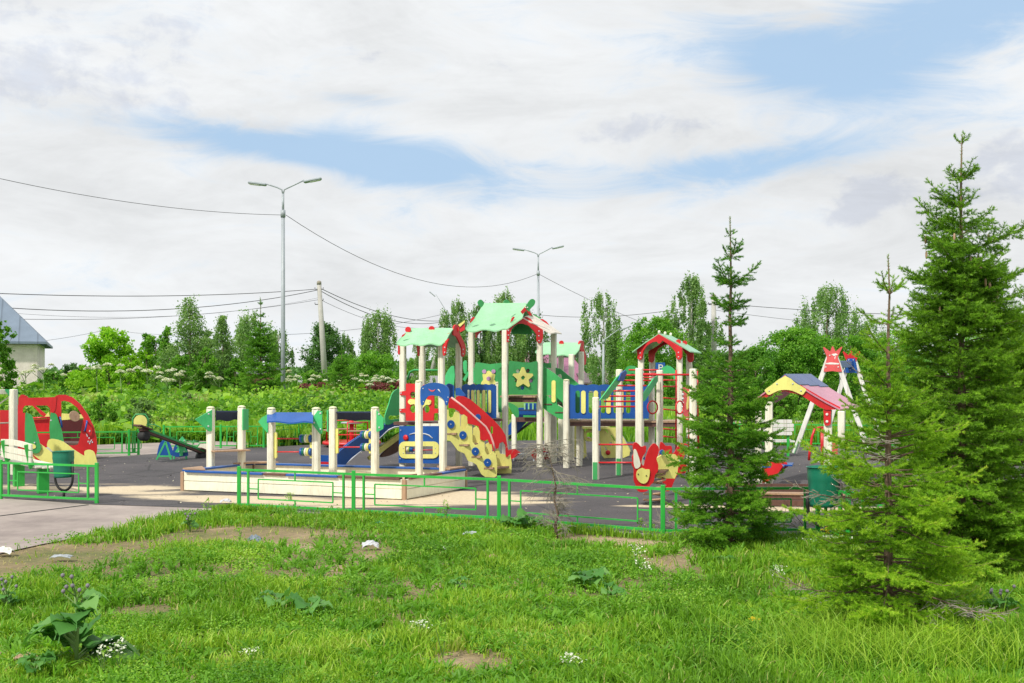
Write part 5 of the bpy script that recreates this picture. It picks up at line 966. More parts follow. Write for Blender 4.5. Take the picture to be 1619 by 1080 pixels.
for x_, z_, yt_, hw_, mt_, lb_ in ((85, 52, 588, 26, 'leaf_mid', 'low bush right of the pink house wall'), (205, 44, 560, 26, 'leaf_bright', 'light green sapling touching the bright maple'), (285, 43, 560, 32, 'leaf_mid', 'leafy undergrowth bush below the tall aspen'), (325, 44, 548, 26, 'leaf_mid', 'bush between the two thin aspens'), (372, 46, 566, 26, 'leaf_mid', 'bush left of the dark spruce foot'), (252, 46, 572, 22, 'leaf_bright', 'bright shrub below the small leafy aspen'), (450, 64, 590, 26, 'leaf_mid', 'low shrub right of the nearest lamp post'), (530, 62, 578, 30, 'leaf_mid', 'shrub behind the small spruce'), (608, 60, 584, 28, 'leaf_mid', 'round shrub left of the left tower posts'), (548, 76, 560, 36, 'leaf_mid', 'taller shrub mass right of the dark pine'), (880, 114, 570, 30, 'leaf_mid', 'shrub behind the back tower'), (1150, 46, 590, 40, 'leaf_mid', 'shrub behind the swing rings and the middle spruce'), (700, 114, 575, 34, 'leaf_mid', 'shrub behind the elephant arch'), (1080, 56, 585, 36, 'leaf_mid', 'shrub below the tallest birch')): T_('bush', x_, z_, yt_, hw_, 640, 'bush', mt_, 'bark', lb_, 40, 5200, .13)
T_('bush', 120, 62, 575, 30, 625, 'bush', 'leaf_dark', 'bark', 'low dark bush left of the bright maple', 30, 4000, .14)
T_('aspen_tree', 300, 46, 468, 48, 650, 'column', 'leaf_birch', 'bark', 'tall thin young aspen with see-through crown, highest at left', 80, 8500, .11, .34)
T_('aspen_tree', 352, 48, 496, 28, 640, 'column', 'leaf_birch', 'bark', 'shorter thin aspen between the tall aspen and the spruce', 60, 6500, .11, .36)
T_('aspen_tree', 265, 48, 512, 26, 650, 'column', 'leaf_mid', 'bark', 'small leafy aspen left of the tall thin one', 40, 5000, .12, .26)
T_('birch_tree', 247, 54, 530, 36, 620, 'round', 'leaf_mid', 'bark', 'leafy young birch filling the gap right of the maple', 50, 6500, .13)
T_('birch_tree', 328, 56, 522, 34, 620, 'round', 'leaf_birch', 'bark', 'leafy young birch between the two thin aspens', 50, 6500, .13)
T_('birch_tree', 395, 78, 500, 34, 600, 'round', 'leaf_birch', 'birch_bark', 'grey-green birch behind the tall left spruce', 50, 6000, .2, .3, droop=.5)
T_('birch_tree', 440, 82, 520, 20, 590, 'round', 'leaf_birch', 'birch_bark', 'drooping birch side branches right of the left spruce', 30, 3000, .2, .3, droop=.6)
T_('pine_tree', 512, 86, 512, 46, 606, 'pine', 'leaf_dark', 'bark', 'dark bluish pine behind the leaning concrete pole', 50, 9000, .22, .34)
T_('birch_tree', 548, 92, 530, 16, 600, 'round', 'leaf_birch', 'birch_bark', 'small thin birch between the dark pine and the broad birch', 24, 2500, .2, .35, droop=.5)
T_('birch_tree', 598, 92, 493, 34, 600, 'round', 'leaf_birch', 'birch_bark', 'broad weeping birch left of the left tower roof', 60, 9000, .22, .26, droop=.7)
T_('bush', 585, 66, 556, 48, 622, 'bush', 'leaf_mid', 'bark', 'wide round bush under the weeping birch', 50, 9000, .16)
T_('bush', 655, 114, 566, 34, 612, 'bush', 'leaf_mid', 'bark', 'round bush behind the red puzzle panel', 40, 5000, .16)
T_('bush', 486, 60, 585, 26, 640, 'bush', 'leaf_mid', 'bark', 'small bush left of the leaning pole foot', 30, 3500, .14)
T_('birch_tree', 722, 88, 476, 34, 612, 'birch', 'leaf_birch', 'birch_bark', 'birch between the left and middle tower roofs', 55, 8000, .2, .24, droop=.5)
T_('birch_tree', 760, 92, 478, 30, 612, 'birch', 'leaf_dark', 'birch_bark', 'dark birch behind the middle tower roof', 50, 8000, .2, .28, droop=.5)
T_('birch_tree', 797, 90, 460, 36, 612, 'birch', 'leaf_birch', 'birch_bark', 'tall birch whose top shows above the middle tower roof', 60, 9000, .2, .24, droop=.5)
T_('birch_tree', 832, 94, 498, 34, 612, 'round', 'leaf_dark', 'birch_bark', 'dark birch seen through the middle tower posts', 50, 8000, .2, .3, droop=.6)
T_('birch_tree', 668, 100, 530, 20, 612, 'round', 'leaf_birch', 'birch_bark', 'distant birch seen between the left tower posts', 30, 3000, .2, .3, droop=.4)
T_('birch_tree', 954, 82, 458, 34, 608, 'birch', 'leaf_birch', 'birch_bark', 'sparse birch standing alone right of the back tower', 60, 6500, .2, .22, droop=.9)
T_('birch_tree', 1093, 66, 432, 36, 640, 'birch', 'leaf_birch', 'birch_bark', 'tallest birch right of the red-trimmed tower roof', 80, 11000, .17, .22, droop=.5)
T_('linden_tree', 1035, 62, 500, 56, 640, 'round', 'leaf_mid', 'bark', 'broad rounded tree behind the right tower roof', 90, 15000, .16, .24)
T_('bush', 1000, 70, 555, 30, 615, 'bush', 'leaf_mid', 'bark', 'low bush between the cottage and the right tower', 30, 4500, .16)
T_('linden_tree', 1110, 70, 505, 38, 640, 'round', 'leaf_dark', 'bark', 'dark tree behind the white pole', 60, 9000, .17, .26)
T_('willow_tree', 1307, 84, 452, 50, 612, 'round', 'leaf_birch', 'bark', 'weeping willow rising above the dark bushes', 90, 12000, .2, .20, droop=.5)
T_('linden_tree', 1262, 52, 518, 62, 668, 'round', 'leaf_mid', 'bark', 'dense dark round tree behind the playhouse roof', 110, 20000, .14, .20)
T_('linden_tree', 1345, 56, 530, 48, 668, 'round', 'leaf_mid', 'bark', 'round tree behind the swing crowns', 80, 14000, .14, .22)
T_('bush', 1195, 50, 545, 36, 670, 'bush', 'leaf_mid', 'bark', 'leafy bush behind the middle spruce', 50, 8000, .13)
T_('bush', 1232, 38, 615, 36, 694, 'bush', 'leaf_mid', 'bark', 'low shrub right behind the white bench', 50, 8000, .09)
T_('bush', 1292, 36, 640, 30, 698, 'bush', 'leaf_mid', 'bark', 'low shrub behind the right fence', 40, 6000, .09)
T_('bush', 1420, 60, 520, 50, 660, 'bush', 'leaf_mid', 'bark', 'leafy bush behind the front spruce', 50, 7000, .15)
T_('linden_tree', 1560, 66, 500, 90, 660, 'round', 'leaf_mid', 'bark', 'wide tree behind the tall right spruce', 70, 9000, .2, .26)
T_('linden_tree', 1372, 90, 508, 40, 640, 'round', 'leaf_birch', 'bark', 'far grey-green tree right of the willow', 50, 6000, .2, .26, droop=.4)
# continuous far tree line (one mass at the horizon)
n = 42000; xx = RNG.uniform(-60, 75, n); yy = RNG.uniform(118, 150, n); hh = 1.0+np.clip((xx+18)/30, 0, 1)*1.6+1.7*fbm(xx, yy*0, .09, 5, 4)+.9*fbm(xx, yy*0, .5, 8, 2); C = np.stack([xx, yy, hh*RNG.random(n)**.6], 1)
tag(leafobj('distant_treeline', C, .5, np.clip(fbm(xx, C[:, 2], .6, 3)*.7+.3*RNG.random(n), 0, 1), 'leaf_dark', None), 'dark green treeline along the horizon', 'trees', kind='stuff')

# ---- rough weeds behind the playground: one mass of leaves and grass
n = 150000; Zs = 1/RNG.uniform(1/62, 1/24.2, n); pxx = RNG.uniform(-40, 700, n); X = (pxx-809.5)*Zs/F
hgt = (.20+.50*np.clip((Zs-25)/10, 0, 1)*np.clip(1.55-Zs/62, .35, 1))*(.15+1.6*fbm(X, Zs, .5, 11, 4)); hgt = np.where(pxx < 250, hgt*1.1, hgt); hgt *= np.clip((760-pxx)/160, .25, 1)
bp_ = [(G(218, 721)), G(342, 711), G(420, 704), G(400, 699), G(320, 697), G(216, 701), G(120, 704), G(-300, 720), G(-300, 740)]
keep = ~inpoly(X, Zs, bp_) & ~inpoly(X, Zs, pad); X, Zs, hgt = X[keep], Zs[keep], hgt[keep]; n = len(X)
C = np.stack([X, Zs, hgt*(RNG.random(n)**.35)+.02], 1); tb = fbm(X, Zs, .35, 21, 4); tint = np.clip((tb-.5)*3.4+.22+.45*RNG.random(n), 0, 1)
nm_ = 620; mZ = 1/RNG.uniform(1/50, 1/25.5, nm_); mp = RNG.uniform(-30, 690, nm_); mX = (mp-809.5)*mZ/F; kk = ~inpoly(mX, mZ-.5, bp_) & ~inpoly(mX, mZ-.6, pad) & ~inpoly(mX, mZ-.9, bp_); mZ, mp, mX = mZ[kk], mp[kk], mX[kk]; nm_ = len(mZ)
mr = (.25+.55*RNG.random(nm_))*np.clip(mZ/34, .6, 1.2); mh = mr*(.8+.9*RNG.random(nm_))*np.clip((mZ-23)/9, .35, 1)*np.clip((780-mp)/200, .4, 1)*np.clip(1.5-mZ/52, .45, 1); mt_ = np.clip(RNG.normal(size=nm_)*.33+.26, -.15, .8); idx = np.repeat(np.arange(nm_), 190); q = unit(RNG.normal(size=(len(idx), 3))); q[:, 2] = np.abs(q[:, 2]); rr_ = (.75+.3*RNG.random(len(idx)))[:, None]
C2 = np.stack([mX[idx], mZ[idx], np.zeros(len(idx))], 1)+q*rr_*np.stack([mr[idx], mr[idx], mh[idx]*1.25], 1); C = np.concatenate([C, C2]); tint = np.concatenate([tint, np.clip(mt_[idx]+.28*RNG.random(len(idx)), 0, 1)]); Zs = np.concatenate([Zs, mZ[idx]])
tag(leafobj('weed_thicket', C, .0035*1.0*Zs*1.0+.02, tint, 'weed', None, .55, .8), 'rank green weeds and nettles growing behind the left fences', 'weeds', kind='stuff')
n = 5200; Zb_ = 1/RNG.uniform(1/46, 1/24.8, n); pb_ = RNG.uniform(-30, 690, n); Xb_ = (pb_-809.5)*Zb_/F; kk = ~inpoly(Xb_, Zb_, bp_) & ~inpoly(Xb_, Zb_, pad) & (fbm(Xb_, Zb_, .5, 77, 3) > .5); Xb_, Zb_, pb_ = Xb_[kk], Zb_[kk], pb_[kk]; n = len(Xb_)
tag(leafobj('dock_leaves', np.stack([Xb_, Zb_, (.25+.75*RNG.random(n))*np.clip((Zb_-22)/12, .4, 1)*np.clip((780-pb_)/200, .5, 1)], 1), .26, .35+.5*RNG.random(n), 'weed', None, .8, 1.6), 'large pale leaves of dock and burdock among the weeds', 'weeds', kind='stuff')
def blades(name, X, Y, Hh, W, tint, mat, z0=-.012, lean=.5, seg=2, origin=None, parent=None, lab=None, Zb=None):
    n = len(X); th = RNG.random(n)*2*np.pi; dx_, dy_ = np.cos(th), np.sin(th); ln = Hh*lean*RNG.random(n); th2 = RNG.random(n)*2*np.pi; wx, wy = np.cos(th2)*W*.5, np.sin(th2)*W*.5; zb = np.full(n, z0) if Zb is None else Zb
    lv = [(0, 0, 1), (.45, .22, .9), (.8, .62, .55)]; co = np.empty((n, 7, 3), np.float32)
    for i, (hz, lf, wf) in enumerate(lv):
        bx, by, bz = X+dx_*ln*lf, Y+dy_*ln*lf, zb+Hh*hz*(1-.15*lf); co[:, 2*i] = np.stack([bx-wx*wf, by-wy*wf, bz], 1); co[:, 2*i+1] = np.stack([bx+wx*wf, by+wy*wf, bz], 1)
    co[:, 6] = np.stack([X+dx_*ln, Y+dy_*ln, zb+Hh*(1-.25*ln/np.maximum(Hh, 1e-6))], 1)
    base = (np.arange(n)*7)[:, None]; f = np.concatenate([base+np.array([0, 1, 3, 2]), base+np.array([2, 3, 5, 4]), base+np.array([4, 5, 6])], 1); sizes = np.tile([4, 4, 3], n)
    me = npmesh(name, co.reshape(-1, 3), sizes, f.ravel(), np.repeat(tint, 7)); return link(name, me, mat, parent, origin)
n = 60000; Zs = 1/RNG.uniform(1/45, 1/23.6, n); pxx = RNG.uniform(-40, 1640, n); X = (pxx-809.5)*Zs/F; keep = ~inpoly(X, Zs, bp_) & ~inpoly(X, Zs, pad) & ~((Zs > 32.5) & (Zs < 39) & (X > -3)); X, Zs = X[keep], Zs[keep]; n = len(X)
tag(blades('meadow_grass', X, Zs, (.12+.30*fbm(X, Zs, .6, 31))*(.5+RNG.random(n))*np.where(X < -1, 1.5, 1), .016+.0006*Zs, np.clip(fbm(X, Zs, .3, 33)*.8+.35*(RNG.random(n)-.2), 0, 1), 'grass', -.03), 'tall meadow grass beyond the asphalt', 'grass', kind='stuff')

# ---- lawn in front
lawnpoly_no = [p for p in pad]; pathpoly = [p for p in path]
BARE = [(60, 880, 110, 22, 1.2), (20, 905, 60, 20, .8), (420, 846, 120, 13, 1.1), (310, 850, 60, 12, .7), (230, 970, 80, 14, .5), (200, 875, 60, 10, .5), (620, 945, 90, 16, .28), (585, 873, 30, 10, .9), (990, 853, 90, 10, 1.1), (1060, 900, 60, 22, .6), (1000, 1070, 60, 10, .45), (740, 1045, 70, 20, .6), (1250, 930, 70, 22, .5), (450, 905, 60, 10, .4), (1110, 880, 50, 10, .2), (640, 985, 60, 18, .4)]
def barefac(X, Y):
    sx_ = 809.5+F*X/Y; sy_ = 590+F*CH/Y; b = 0
    for x, y, rx, ry, k in BARE:
        gx, gy = P(x, y, 1).x, 0; Yc = ZG(y); Xc = (x-809.5)*Yc/F; wx = rx*Yc/F; wy = Yc*ry/(y-590); b = b+k*np.exp(-((X-Xc)/wx)**2-((Y-Yc)/wy)**2)
    return b*np.clip(.25+1.9*fbm(X, Y, 2.2, 57, 4)**1.3, 0, 1.6)
def sample(n, y0=5.35, y1=13.9, p=1.7):
    # more blades near the camera, falling off with distance as they shrink
    u = RNG.random(n); Y = y0+(y1-y0)*u**1.25; X = RNG.uniform(-1, 1, n)*(Y*.50+.4); return X, Y
def lawn_mask(X, Y): return ~inpoly(X, Y, lawnpoly_no) & ~inpoly(X, Y, pathpoly)
X, Y = sample(330000); k_ = lawn_mask(X, Y); X, Y = X[k_], Y[k_]
bf = barefac(X, Y); dn = fbm(X, Y, 1.1, 41, 4); cl = fbm(X, Y, 6.0, 51, 3); keep = RNG.random(len(X)) < np.clip(1.12-2.4*bf-6.5*np.clip(.47-dn, 0, 1), .02, 1)*np.clip(cl*3.0-.75, .08, 1); X, Y, dn, cl, bf = [q[keep] for q in (X, Y, dn, cl, bf)]; n = len(X)
hh = (.020+.085*np.clip(dn*2.6-1.0, 0, 1)+.045*cl)*(.55+.8*RNG.random(n))*(1-.5*np.clip(bf, 0, 1)); hh *= np.where((X > 2.1) & (Y < 8.5), 1.2, 1)
tt = np.clip(-.12+fbm(X, Y, .8, 61, 3)*.6+.35*(RNG.random(n)-.3)+.5*fbm(X, Y, 3.2, 66, 3), 0, .93); tt = np.where(RNG.random(n) < .03+.12*np.clip(bf, 0, 1), .97, tt)
lawn_g = tag(blades('lawn_grass', X, Y, hh, .0060+.00058*Y, tt, 'grass', -.012, .9), 'uneven bright green lawn grass in the foreground', 'grass', kind='stuff'); print('grass', n)
X, Y = sample(260000); k_ = lawn_mask(X, Y); X, Y = X[k_], Y[k_]; cv = fbm(X, Y, 1.6, 71, 4); bf = barefac(X, Y); keep = (RNG.random(len(X)) < np.clip((cv-.36)*4, .12, 1)) & (RNG.random(len(X)) > bf*1.5); X, Y, cv = X[keep], Y[keep], cv[keep]; n = len(X)
Zl = .005+RNG.random(n)*(.02+.11*np.clip(cv*2-.7, 0, 1)); C = np.stack([X, Y, Zl], 1)
tag(leafobj('lawn_herbs', C, .010+.0011*Y, np.clip(fbm(X, Y, 2.3, 81)*1.1-.15+.35*RNG.random(n)-.1, 0, 1), 'weed', None, .75, 1.6), 'low clover and herbs mixed in the lawn', 'ground cover', kind='stuff')
n = 5200; X, Y = sample(n); k_ = lawn_mask(X, Y) & (barefac(X, Y) < .28); X, Y = X[k_], Y[k_]; nr_ = len(X); idx = np.repeat(np.arange(nr_), 7); jx = RNG.normal(size=len(idx))*.012; jy = RNG.normal(size=len(idx))*.012; rs = (.05+.07*RNG.random(nr_))[idx]; rt = (.05+.55*fbm(X, Y, 1.7, 91)+.2*RNG.random(nr_))[idx]
tag(blades('broadleaf_weeds', X[idx]+jx, Y[idx]+jy, rs, np.full(len(idx), .020)*(.7+.6*RNG.random(len(idx))), np.clip(rt+.15*(RNG.random(len(idx))-.5), 0, .9), 'weed', -.008, 1.7), 'dandelion and plantain leaves scattered through the lawn', 'ground cover', kind='stuff')
# tiny dry litter of stems on bare soil
X, Y = sample(24000); k_ = lawn_mask(X, Y) & (barefac(X, Y)+.5*RNG.random(len(X)) > .75); X, Y = X[k_], Y[k_]; n = len(X)
tag(blades('dry_straw', X, Y, np.full(n, .02), np.full(n, .004), np.full(n, .98), 'grass', -.008, 2.5), 'dry straw scattered over bare soil patches', 'ground cover', kind='stuff')

# ---- spruces
def spruce(name, x, row, ytop, prof, label, mat, whorl=.115, dens=420, nw=None, seed=1, twig_step=.034, needle=.017, nwid=.0030, bare=(0, 0), tip=.0, sparse_top=.72, lmul=1.0, bark='spruce_bark', group='spruce trees', low=.06, up0=-.15, up1=.75, nbr=6, dead=0, lean=0, thick=None, secl=.42, skipn=None):
    rg = np.random.default_rng(seed); g = G(x, row); k = g.y/F; h = CH-(ytop-590)*k; t = thing(name, g, label, 'spruce tree', group); segs = []; dsegs = []; wood = MB()
    n = 10; r0 = thick or .012*h+.006; axis = [g+V((lean*(i/n)**2+.006*math.sin(i*2.1+seed), 0, h*i/n)) for i in range(n+1)]; wood.tube(axis, [r0*(1-.93*i/n) for i in range(n+1)], 9)
    def ax(z): f = min(.9999, max(0, z/h))*n; i = int(f); return axis[i].lerp(axis[i+1], f-i)
    z = low*h
    while z < h*.985:
        f = z/h; Lb = prof(f); nb = nbr+(1 if rg.random() < .5 else 0) if f < sparse_top else (5 if f < .9 else 4)
        skip = skipn(f) if skipn else 0
        for b in range(nb):
            if rg.random() < skip: continue
            a = 2*math.pi*(b+rg.random()*.8)/nb+z*7; zz = z+(rg.random()-.5)*whorl*(.7 if f < sparse_top else .12); L_ = Lb*lmul*(.50+.80*rg.random()**.8); elv = up0+(up1-up0)*f**1.5+(rg.random()-.5)*.22
            hd = np.array([math.cos(a), math.sin(a), 0]); p = np.array(ax(zz)); m_ = max(3, int(L_/.05)); pts = [p]
            for i in range(m_):
                fr = (i+1)/m_; e = elv-.35*math.sin(fr*math.pi)*(1-f)+.45*fr*fr*(1-f*.3); st = L_/m_; p = p+(hd*math.cos(e)+np.array([0, 0, math.sin(e)]))*st+rg.normal(size=3)*.003; pts.append(p)
            isdead = rg.random() < dead
            wood.tube([V(q) for q in pts[::2]+[pts[-1]]], [max(.0012, (.0025+.007*L_)*(1-i/max(1, len(pts[::2])))) for i in range(len(pts[::2])+1)], 5, caps=False)
            tgt = dsegs if isdead else segs
            bareto = .30 if f < .55 else .05
            for i in range(len(pts)-1):
                if i/len(pts) > bareto: tgt.append((pts[i], pts[i+1]))
            sd_ = np.array([-hd[1], hd[0], 0]); s_ = L_*bareto+rg.random()*.03; side = 1
            while s_ < L_*.96:
                fr = s_/L_; q = pts[min(m_-1, int(fr*m_))]+(pts[min(m_, int(fr*m_)+1)]-pts[min(m_-1, int(fr*m_))])*(fr*m_-int(fr*m_)); d0 = pts[min(m_, int(fr*m_)+1)]-pts[min(m_-1, int(fr*m_))]; d0 = d0/np.linalg.norm(d0)
                side = -side; an = .85+.25*rg.random(); l2 = min(.30, secl*1.15*L_*(1-fr)*(.7+.5*rg.random())+.035)
                d2 = d0*math.cos(an)+sd_*side*math.sin(an)+np.array([0, 0, (-.20*(1-f)+.30*rg.normal())]); d2 /= np.linalg.norm(d2); q2 = q+d2*l2*.5; dd2 = d2+np.array([0, 0, -.05*(1-f)+.22]); dd2 /= np.linalg.norm(dd2); q3 = q2+dd2*l2*.5
                tgt += [(q, q2), (q2, q3)]
                if l2 > .09:
                    s3 = .03
                    while s3 < l2*.9:
                        q4 = q+(q3-q)*(s3/l2)
                        for sg2 in (-1, 1):
                            l3 = (l2-s3)*.5*(.6+.6*rg.random())+.018; cr_ = np.cross(d2, [0, 0, 1]); cr_ /= max(.01, np.linalg.norm(cr_)); d3 = d2*.62+cr_*sg2*.8+np.array([0, 0, -.05+.32*rg.normal()]); d3 /= np.linalg.norm(d3); tgt.append((q4, q4+d3*min(l3, .10)))
                        s3 += twig_step*1.35
                s_ += twig_step
        z += whorl*(.8+.4*rg.random())*(1.0 if f < sparse_top else 1.5+1.3*min(1, (f-sparse_top)/.2))
    # the leader carries needles too
    for i in range(30):
        f = .70+.30*i/30
        if rg.random() < 1.: segs.append((np.array(ax(f*h)), np.array(ax(min(1, f+.01)*h))))
    wood.build('trunk', bark, t)
    def needles(sg, nm, mt, dn, nl_, tb0=.0):
        A = np.array([q[0] for q in sg]); B = np.array([q[1] for q in sg]); l = np.linalg.norm(B-A, axis=1); cnt = np.maximum(3, (l*dn*1.45).astype(int)); idx = np.repeat(np.arange(len(sg)), cnt); m_ = len(idx); u = rg.random(m_); D = unit(B-A)[idx]; P0 = A[idx]+(B-A)[idx]*u[:, None]
        r3 = unit(np.cross(D, rg.normal(size=(m_, 3)))); r3[:, 2] += .25; nd_ = unit(D*.75+r3*.85); ln_ = nl_*(.7+.5*rg.random(m_)); wv_ = unit(np.cross(nd_, rg.normal(size=(m_, 3))))*nwid*.5
        co = np.stack([P0-wv_, P0+wv_, P0+nd_*ln_[:, None]], 1).reshape(-1, 3)
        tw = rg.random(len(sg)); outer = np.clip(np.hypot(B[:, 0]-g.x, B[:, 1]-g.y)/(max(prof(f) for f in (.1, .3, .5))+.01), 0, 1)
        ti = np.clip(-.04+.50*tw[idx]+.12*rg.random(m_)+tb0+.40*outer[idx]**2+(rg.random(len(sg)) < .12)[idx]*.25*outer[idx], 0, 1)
        me = npmesh(nm, co, np.full(m_, 3), np.arange(3*m_), np.repeat(ti, 3)); link(nm, me, mt, t); return m_
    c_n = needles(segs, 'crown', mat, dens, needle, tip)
    if dsegs: 
        m = MB(); 
        for a_, b_ in dsegs: m.tube([V(a_), V(b_)], [.0022, .0015], 3, caps=False)
        m.build('dead_twigs', 'dead_wood', t)['kind'] = 'stuff'
    print(name, 'h', round(h, 2), 'segs', len(segs), 'needles', c_n); return t, g, h
def interp(tab):
    xs = [a for a, b in tab]; ys = [b for a, b in tab]; return lambda f: float(np.interp(f, xs, ys))
def ftop(row, ytop): return lambda y: (row-y)/(row-ytop)
# middle spruce (base 1155, 862)
q = ftop(862, 345); s_ = (862-590)/CH
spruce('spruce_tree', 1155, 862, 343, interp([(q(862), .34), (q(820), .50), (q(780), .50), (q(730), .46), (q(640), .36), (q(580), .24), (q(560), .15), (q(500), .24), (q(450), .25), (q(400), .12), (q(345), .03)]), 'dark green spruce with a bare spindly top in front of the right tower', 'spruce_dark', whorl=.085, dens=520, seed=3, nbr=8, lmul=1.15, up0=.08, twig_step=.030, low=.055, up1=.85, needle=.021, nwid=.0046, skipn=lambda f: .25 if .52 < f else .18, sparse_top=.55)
# front spruce (base 1405, 1003)
q = ftop(1003, 403)
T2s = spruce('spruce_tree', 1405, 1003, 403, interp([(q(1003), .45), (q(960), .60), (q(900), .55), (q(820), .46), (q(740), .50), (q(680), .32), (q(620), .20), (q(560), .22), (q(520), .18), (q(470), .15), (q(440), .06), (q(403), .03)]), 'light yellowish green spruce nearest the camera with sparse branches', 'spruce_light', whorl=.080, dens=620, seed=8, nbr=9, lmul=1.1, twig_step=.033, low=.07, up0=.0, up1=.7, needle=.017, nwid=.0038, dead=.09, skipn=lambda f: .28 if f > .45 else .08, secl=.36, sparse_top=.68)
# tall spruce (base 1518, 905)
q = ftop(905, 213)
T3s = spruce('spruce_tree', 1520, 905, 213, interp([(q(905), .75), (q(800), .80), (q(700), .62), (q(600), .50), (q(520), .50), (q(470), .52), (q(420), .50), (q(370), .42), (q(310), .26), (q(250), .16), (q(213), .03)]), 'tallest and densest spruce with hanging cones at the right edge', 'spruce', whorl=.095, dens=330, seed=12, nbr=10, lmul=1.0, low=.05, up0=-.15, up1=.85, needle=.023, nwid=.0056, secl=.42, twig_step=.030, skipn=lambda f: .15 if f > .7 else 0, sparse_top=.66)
t3, g3, h3 = T3s; m = MB()
for i in range(22):
    z = h3*(.58+.20*RNG.random()); a = RNG.random()*2*math.pi; r_ = .10+.20*RNG.random(); c = g3+V((r_*math.cos(a), -abs(r_*math.sin(a)), z)); m.lathe(c-UP*.06, [(.003, 0), (.008, .010), (.010, .028), (.009, .05), (.004, .065)], 8)
m.build('cones', 'tan', t3)['kind'] = 'stuff'
# another large spruce mass filling the right edge behind
spruce('spruce_tree', 1632, 862, 440, interp([(0, 1.0), (.3, 1.0), (.6, .7), (.85, .35), (1, .04)]), 'spruce cut off by the right edge of the view', 'spruce', whorl=.11, dens=150, seed=15, nbr=9, low=.05, up0=-.1, up1=.7, lmul=1.2, needle=.026, nwid=.008, twig_step=.045)
# distant spruces
spruce('spruce_tree', 412, 662, 470, interp([(0, .95), (.2, .95), (.45, .75), (.7, .42), (.88, .20), (1, .05)]), 'dark spruce left of the nearest lamp post', 'spruce_dark', whorl=.17, dens=60, seed=21, nbr=10, low=.03, up0=-.1, up1=.7, needle=.055, nwid=.026, twig_step=.07, group='spruce trees')
spruce('spruce_tree', 540, 652, 545, interp([(0, .60), (.3, .75), (.6, .5), (.85, .2), (1, .05)]), 'small spruce behind the middle sandbox counter', 'spruce_dark', whorl=.16, dens=60, seed=23, nbr=9, low=.05, up0=-.1, up1=.7, needle=.055, nwid=.026, twig_step=.07, group='spruce trees')
# dry dead spruce at the fence
dt = thing('dead_tree', G(880, 850), 'small dead leafless spruce with grey twigs in front of the fence', 'dead tree'); g = G(880, 850); m = MB(); s_ = 1.0
tr = [P(x, y, g.y) for x, y in ((880, 850), (878, 830), (882, 812), (876, 790), (879, 770), (874, 745), (868, 715), (862, 700))]; m.tube(tr, [.020, .016, .013, .010, .008, .006, .004, .002], 7); m.build('trunk', 'spruce_bark', dt); m = MB(); rg = np.random.default_rng(4)
for i in range(95):
    f = rg.random()**.8; k_i = min(6, int(f*7)); b = tr[k_i].lerp(tr[k_i+1], f*7-k_i); upz = f > .45; a = rg.random()*2*math.pi; L_ = (.14+.28*rg.random())*(1.0 if upz or f < .2 else .6); d = V((math.cos(a), math.sin(a), (.18 if upz else .25)+.3*rg.normal())); d.normalize(); pts = [b]
    for j in range(6): d = (d+V((rg.normal()*.16, rg.normal()*.16, -.10 if upz else .03))).normalized(); pts.append(pts[-1]+d*L_/6)
    m.tube(pts, [.0042, .0036, .003, .0026, .002, .0015, .001], 4, caps=False)
    for j in range(2, 6):
        for s2 in (0, 1):
            d2 = (d+V((rg.normal()*.7, rg.normal()*.7, rg.normal()*.35-.1))).normalized(); m.tube([pts[j], pts[j]+d2*.05, pts[j]+d2*.09-UP*.015], [.002, .0015, .001], 3, caps=False)
m.build('twigs', 'dead_wood', dt)
# fallen twiggy branches
def brush(x, row, ln, n, seed, label, ang=0.0, hgt=.25):
    rg = np.random.default_rng(seed); g = G(x, row); t = MB()
    for i in range(n):
        a = ang+rg.normal()*.7; p = g+V((rg.normal()*.05, rg.normal()*.05, .01)); d = V((math.cos(a), math.sin(a)*.5, .25+.35*rg.random())).normalized(); pts = [p]
        for j in range(7): d = (d+V((rg.normal()*.12, rg.normal()*.12, rg.normal()*.1-.03))).normalized(); pts.append(pts[-1]+d*ln/7*(.5+.7*rg.random()))
        t.tube(pts, [.006*(1-j/8) for j in range(8)], 4, caps=False)
        for j in range(1, 7):
            d2 = (d+V((rg.normal()*.8, rg.normal()*.8, rg.normal()*.6))).normalized(); t.tube([pts[j], pts[j]+d2*.06, pts[j]+d2*.12], [.003, .002, .001], 3, caps=False)
    return tag(t.build('fallen_branch', 'dead_wood', None, origin=g), label, 'branch')
brush(1292, 843, .62, 7, 5, 'bare pale fallen branch lying by the right fence post', 2.7); brush(1075, 838, .35, 8, 6, 'small dry twigs sticking up left of the middle spruce', 2.4)

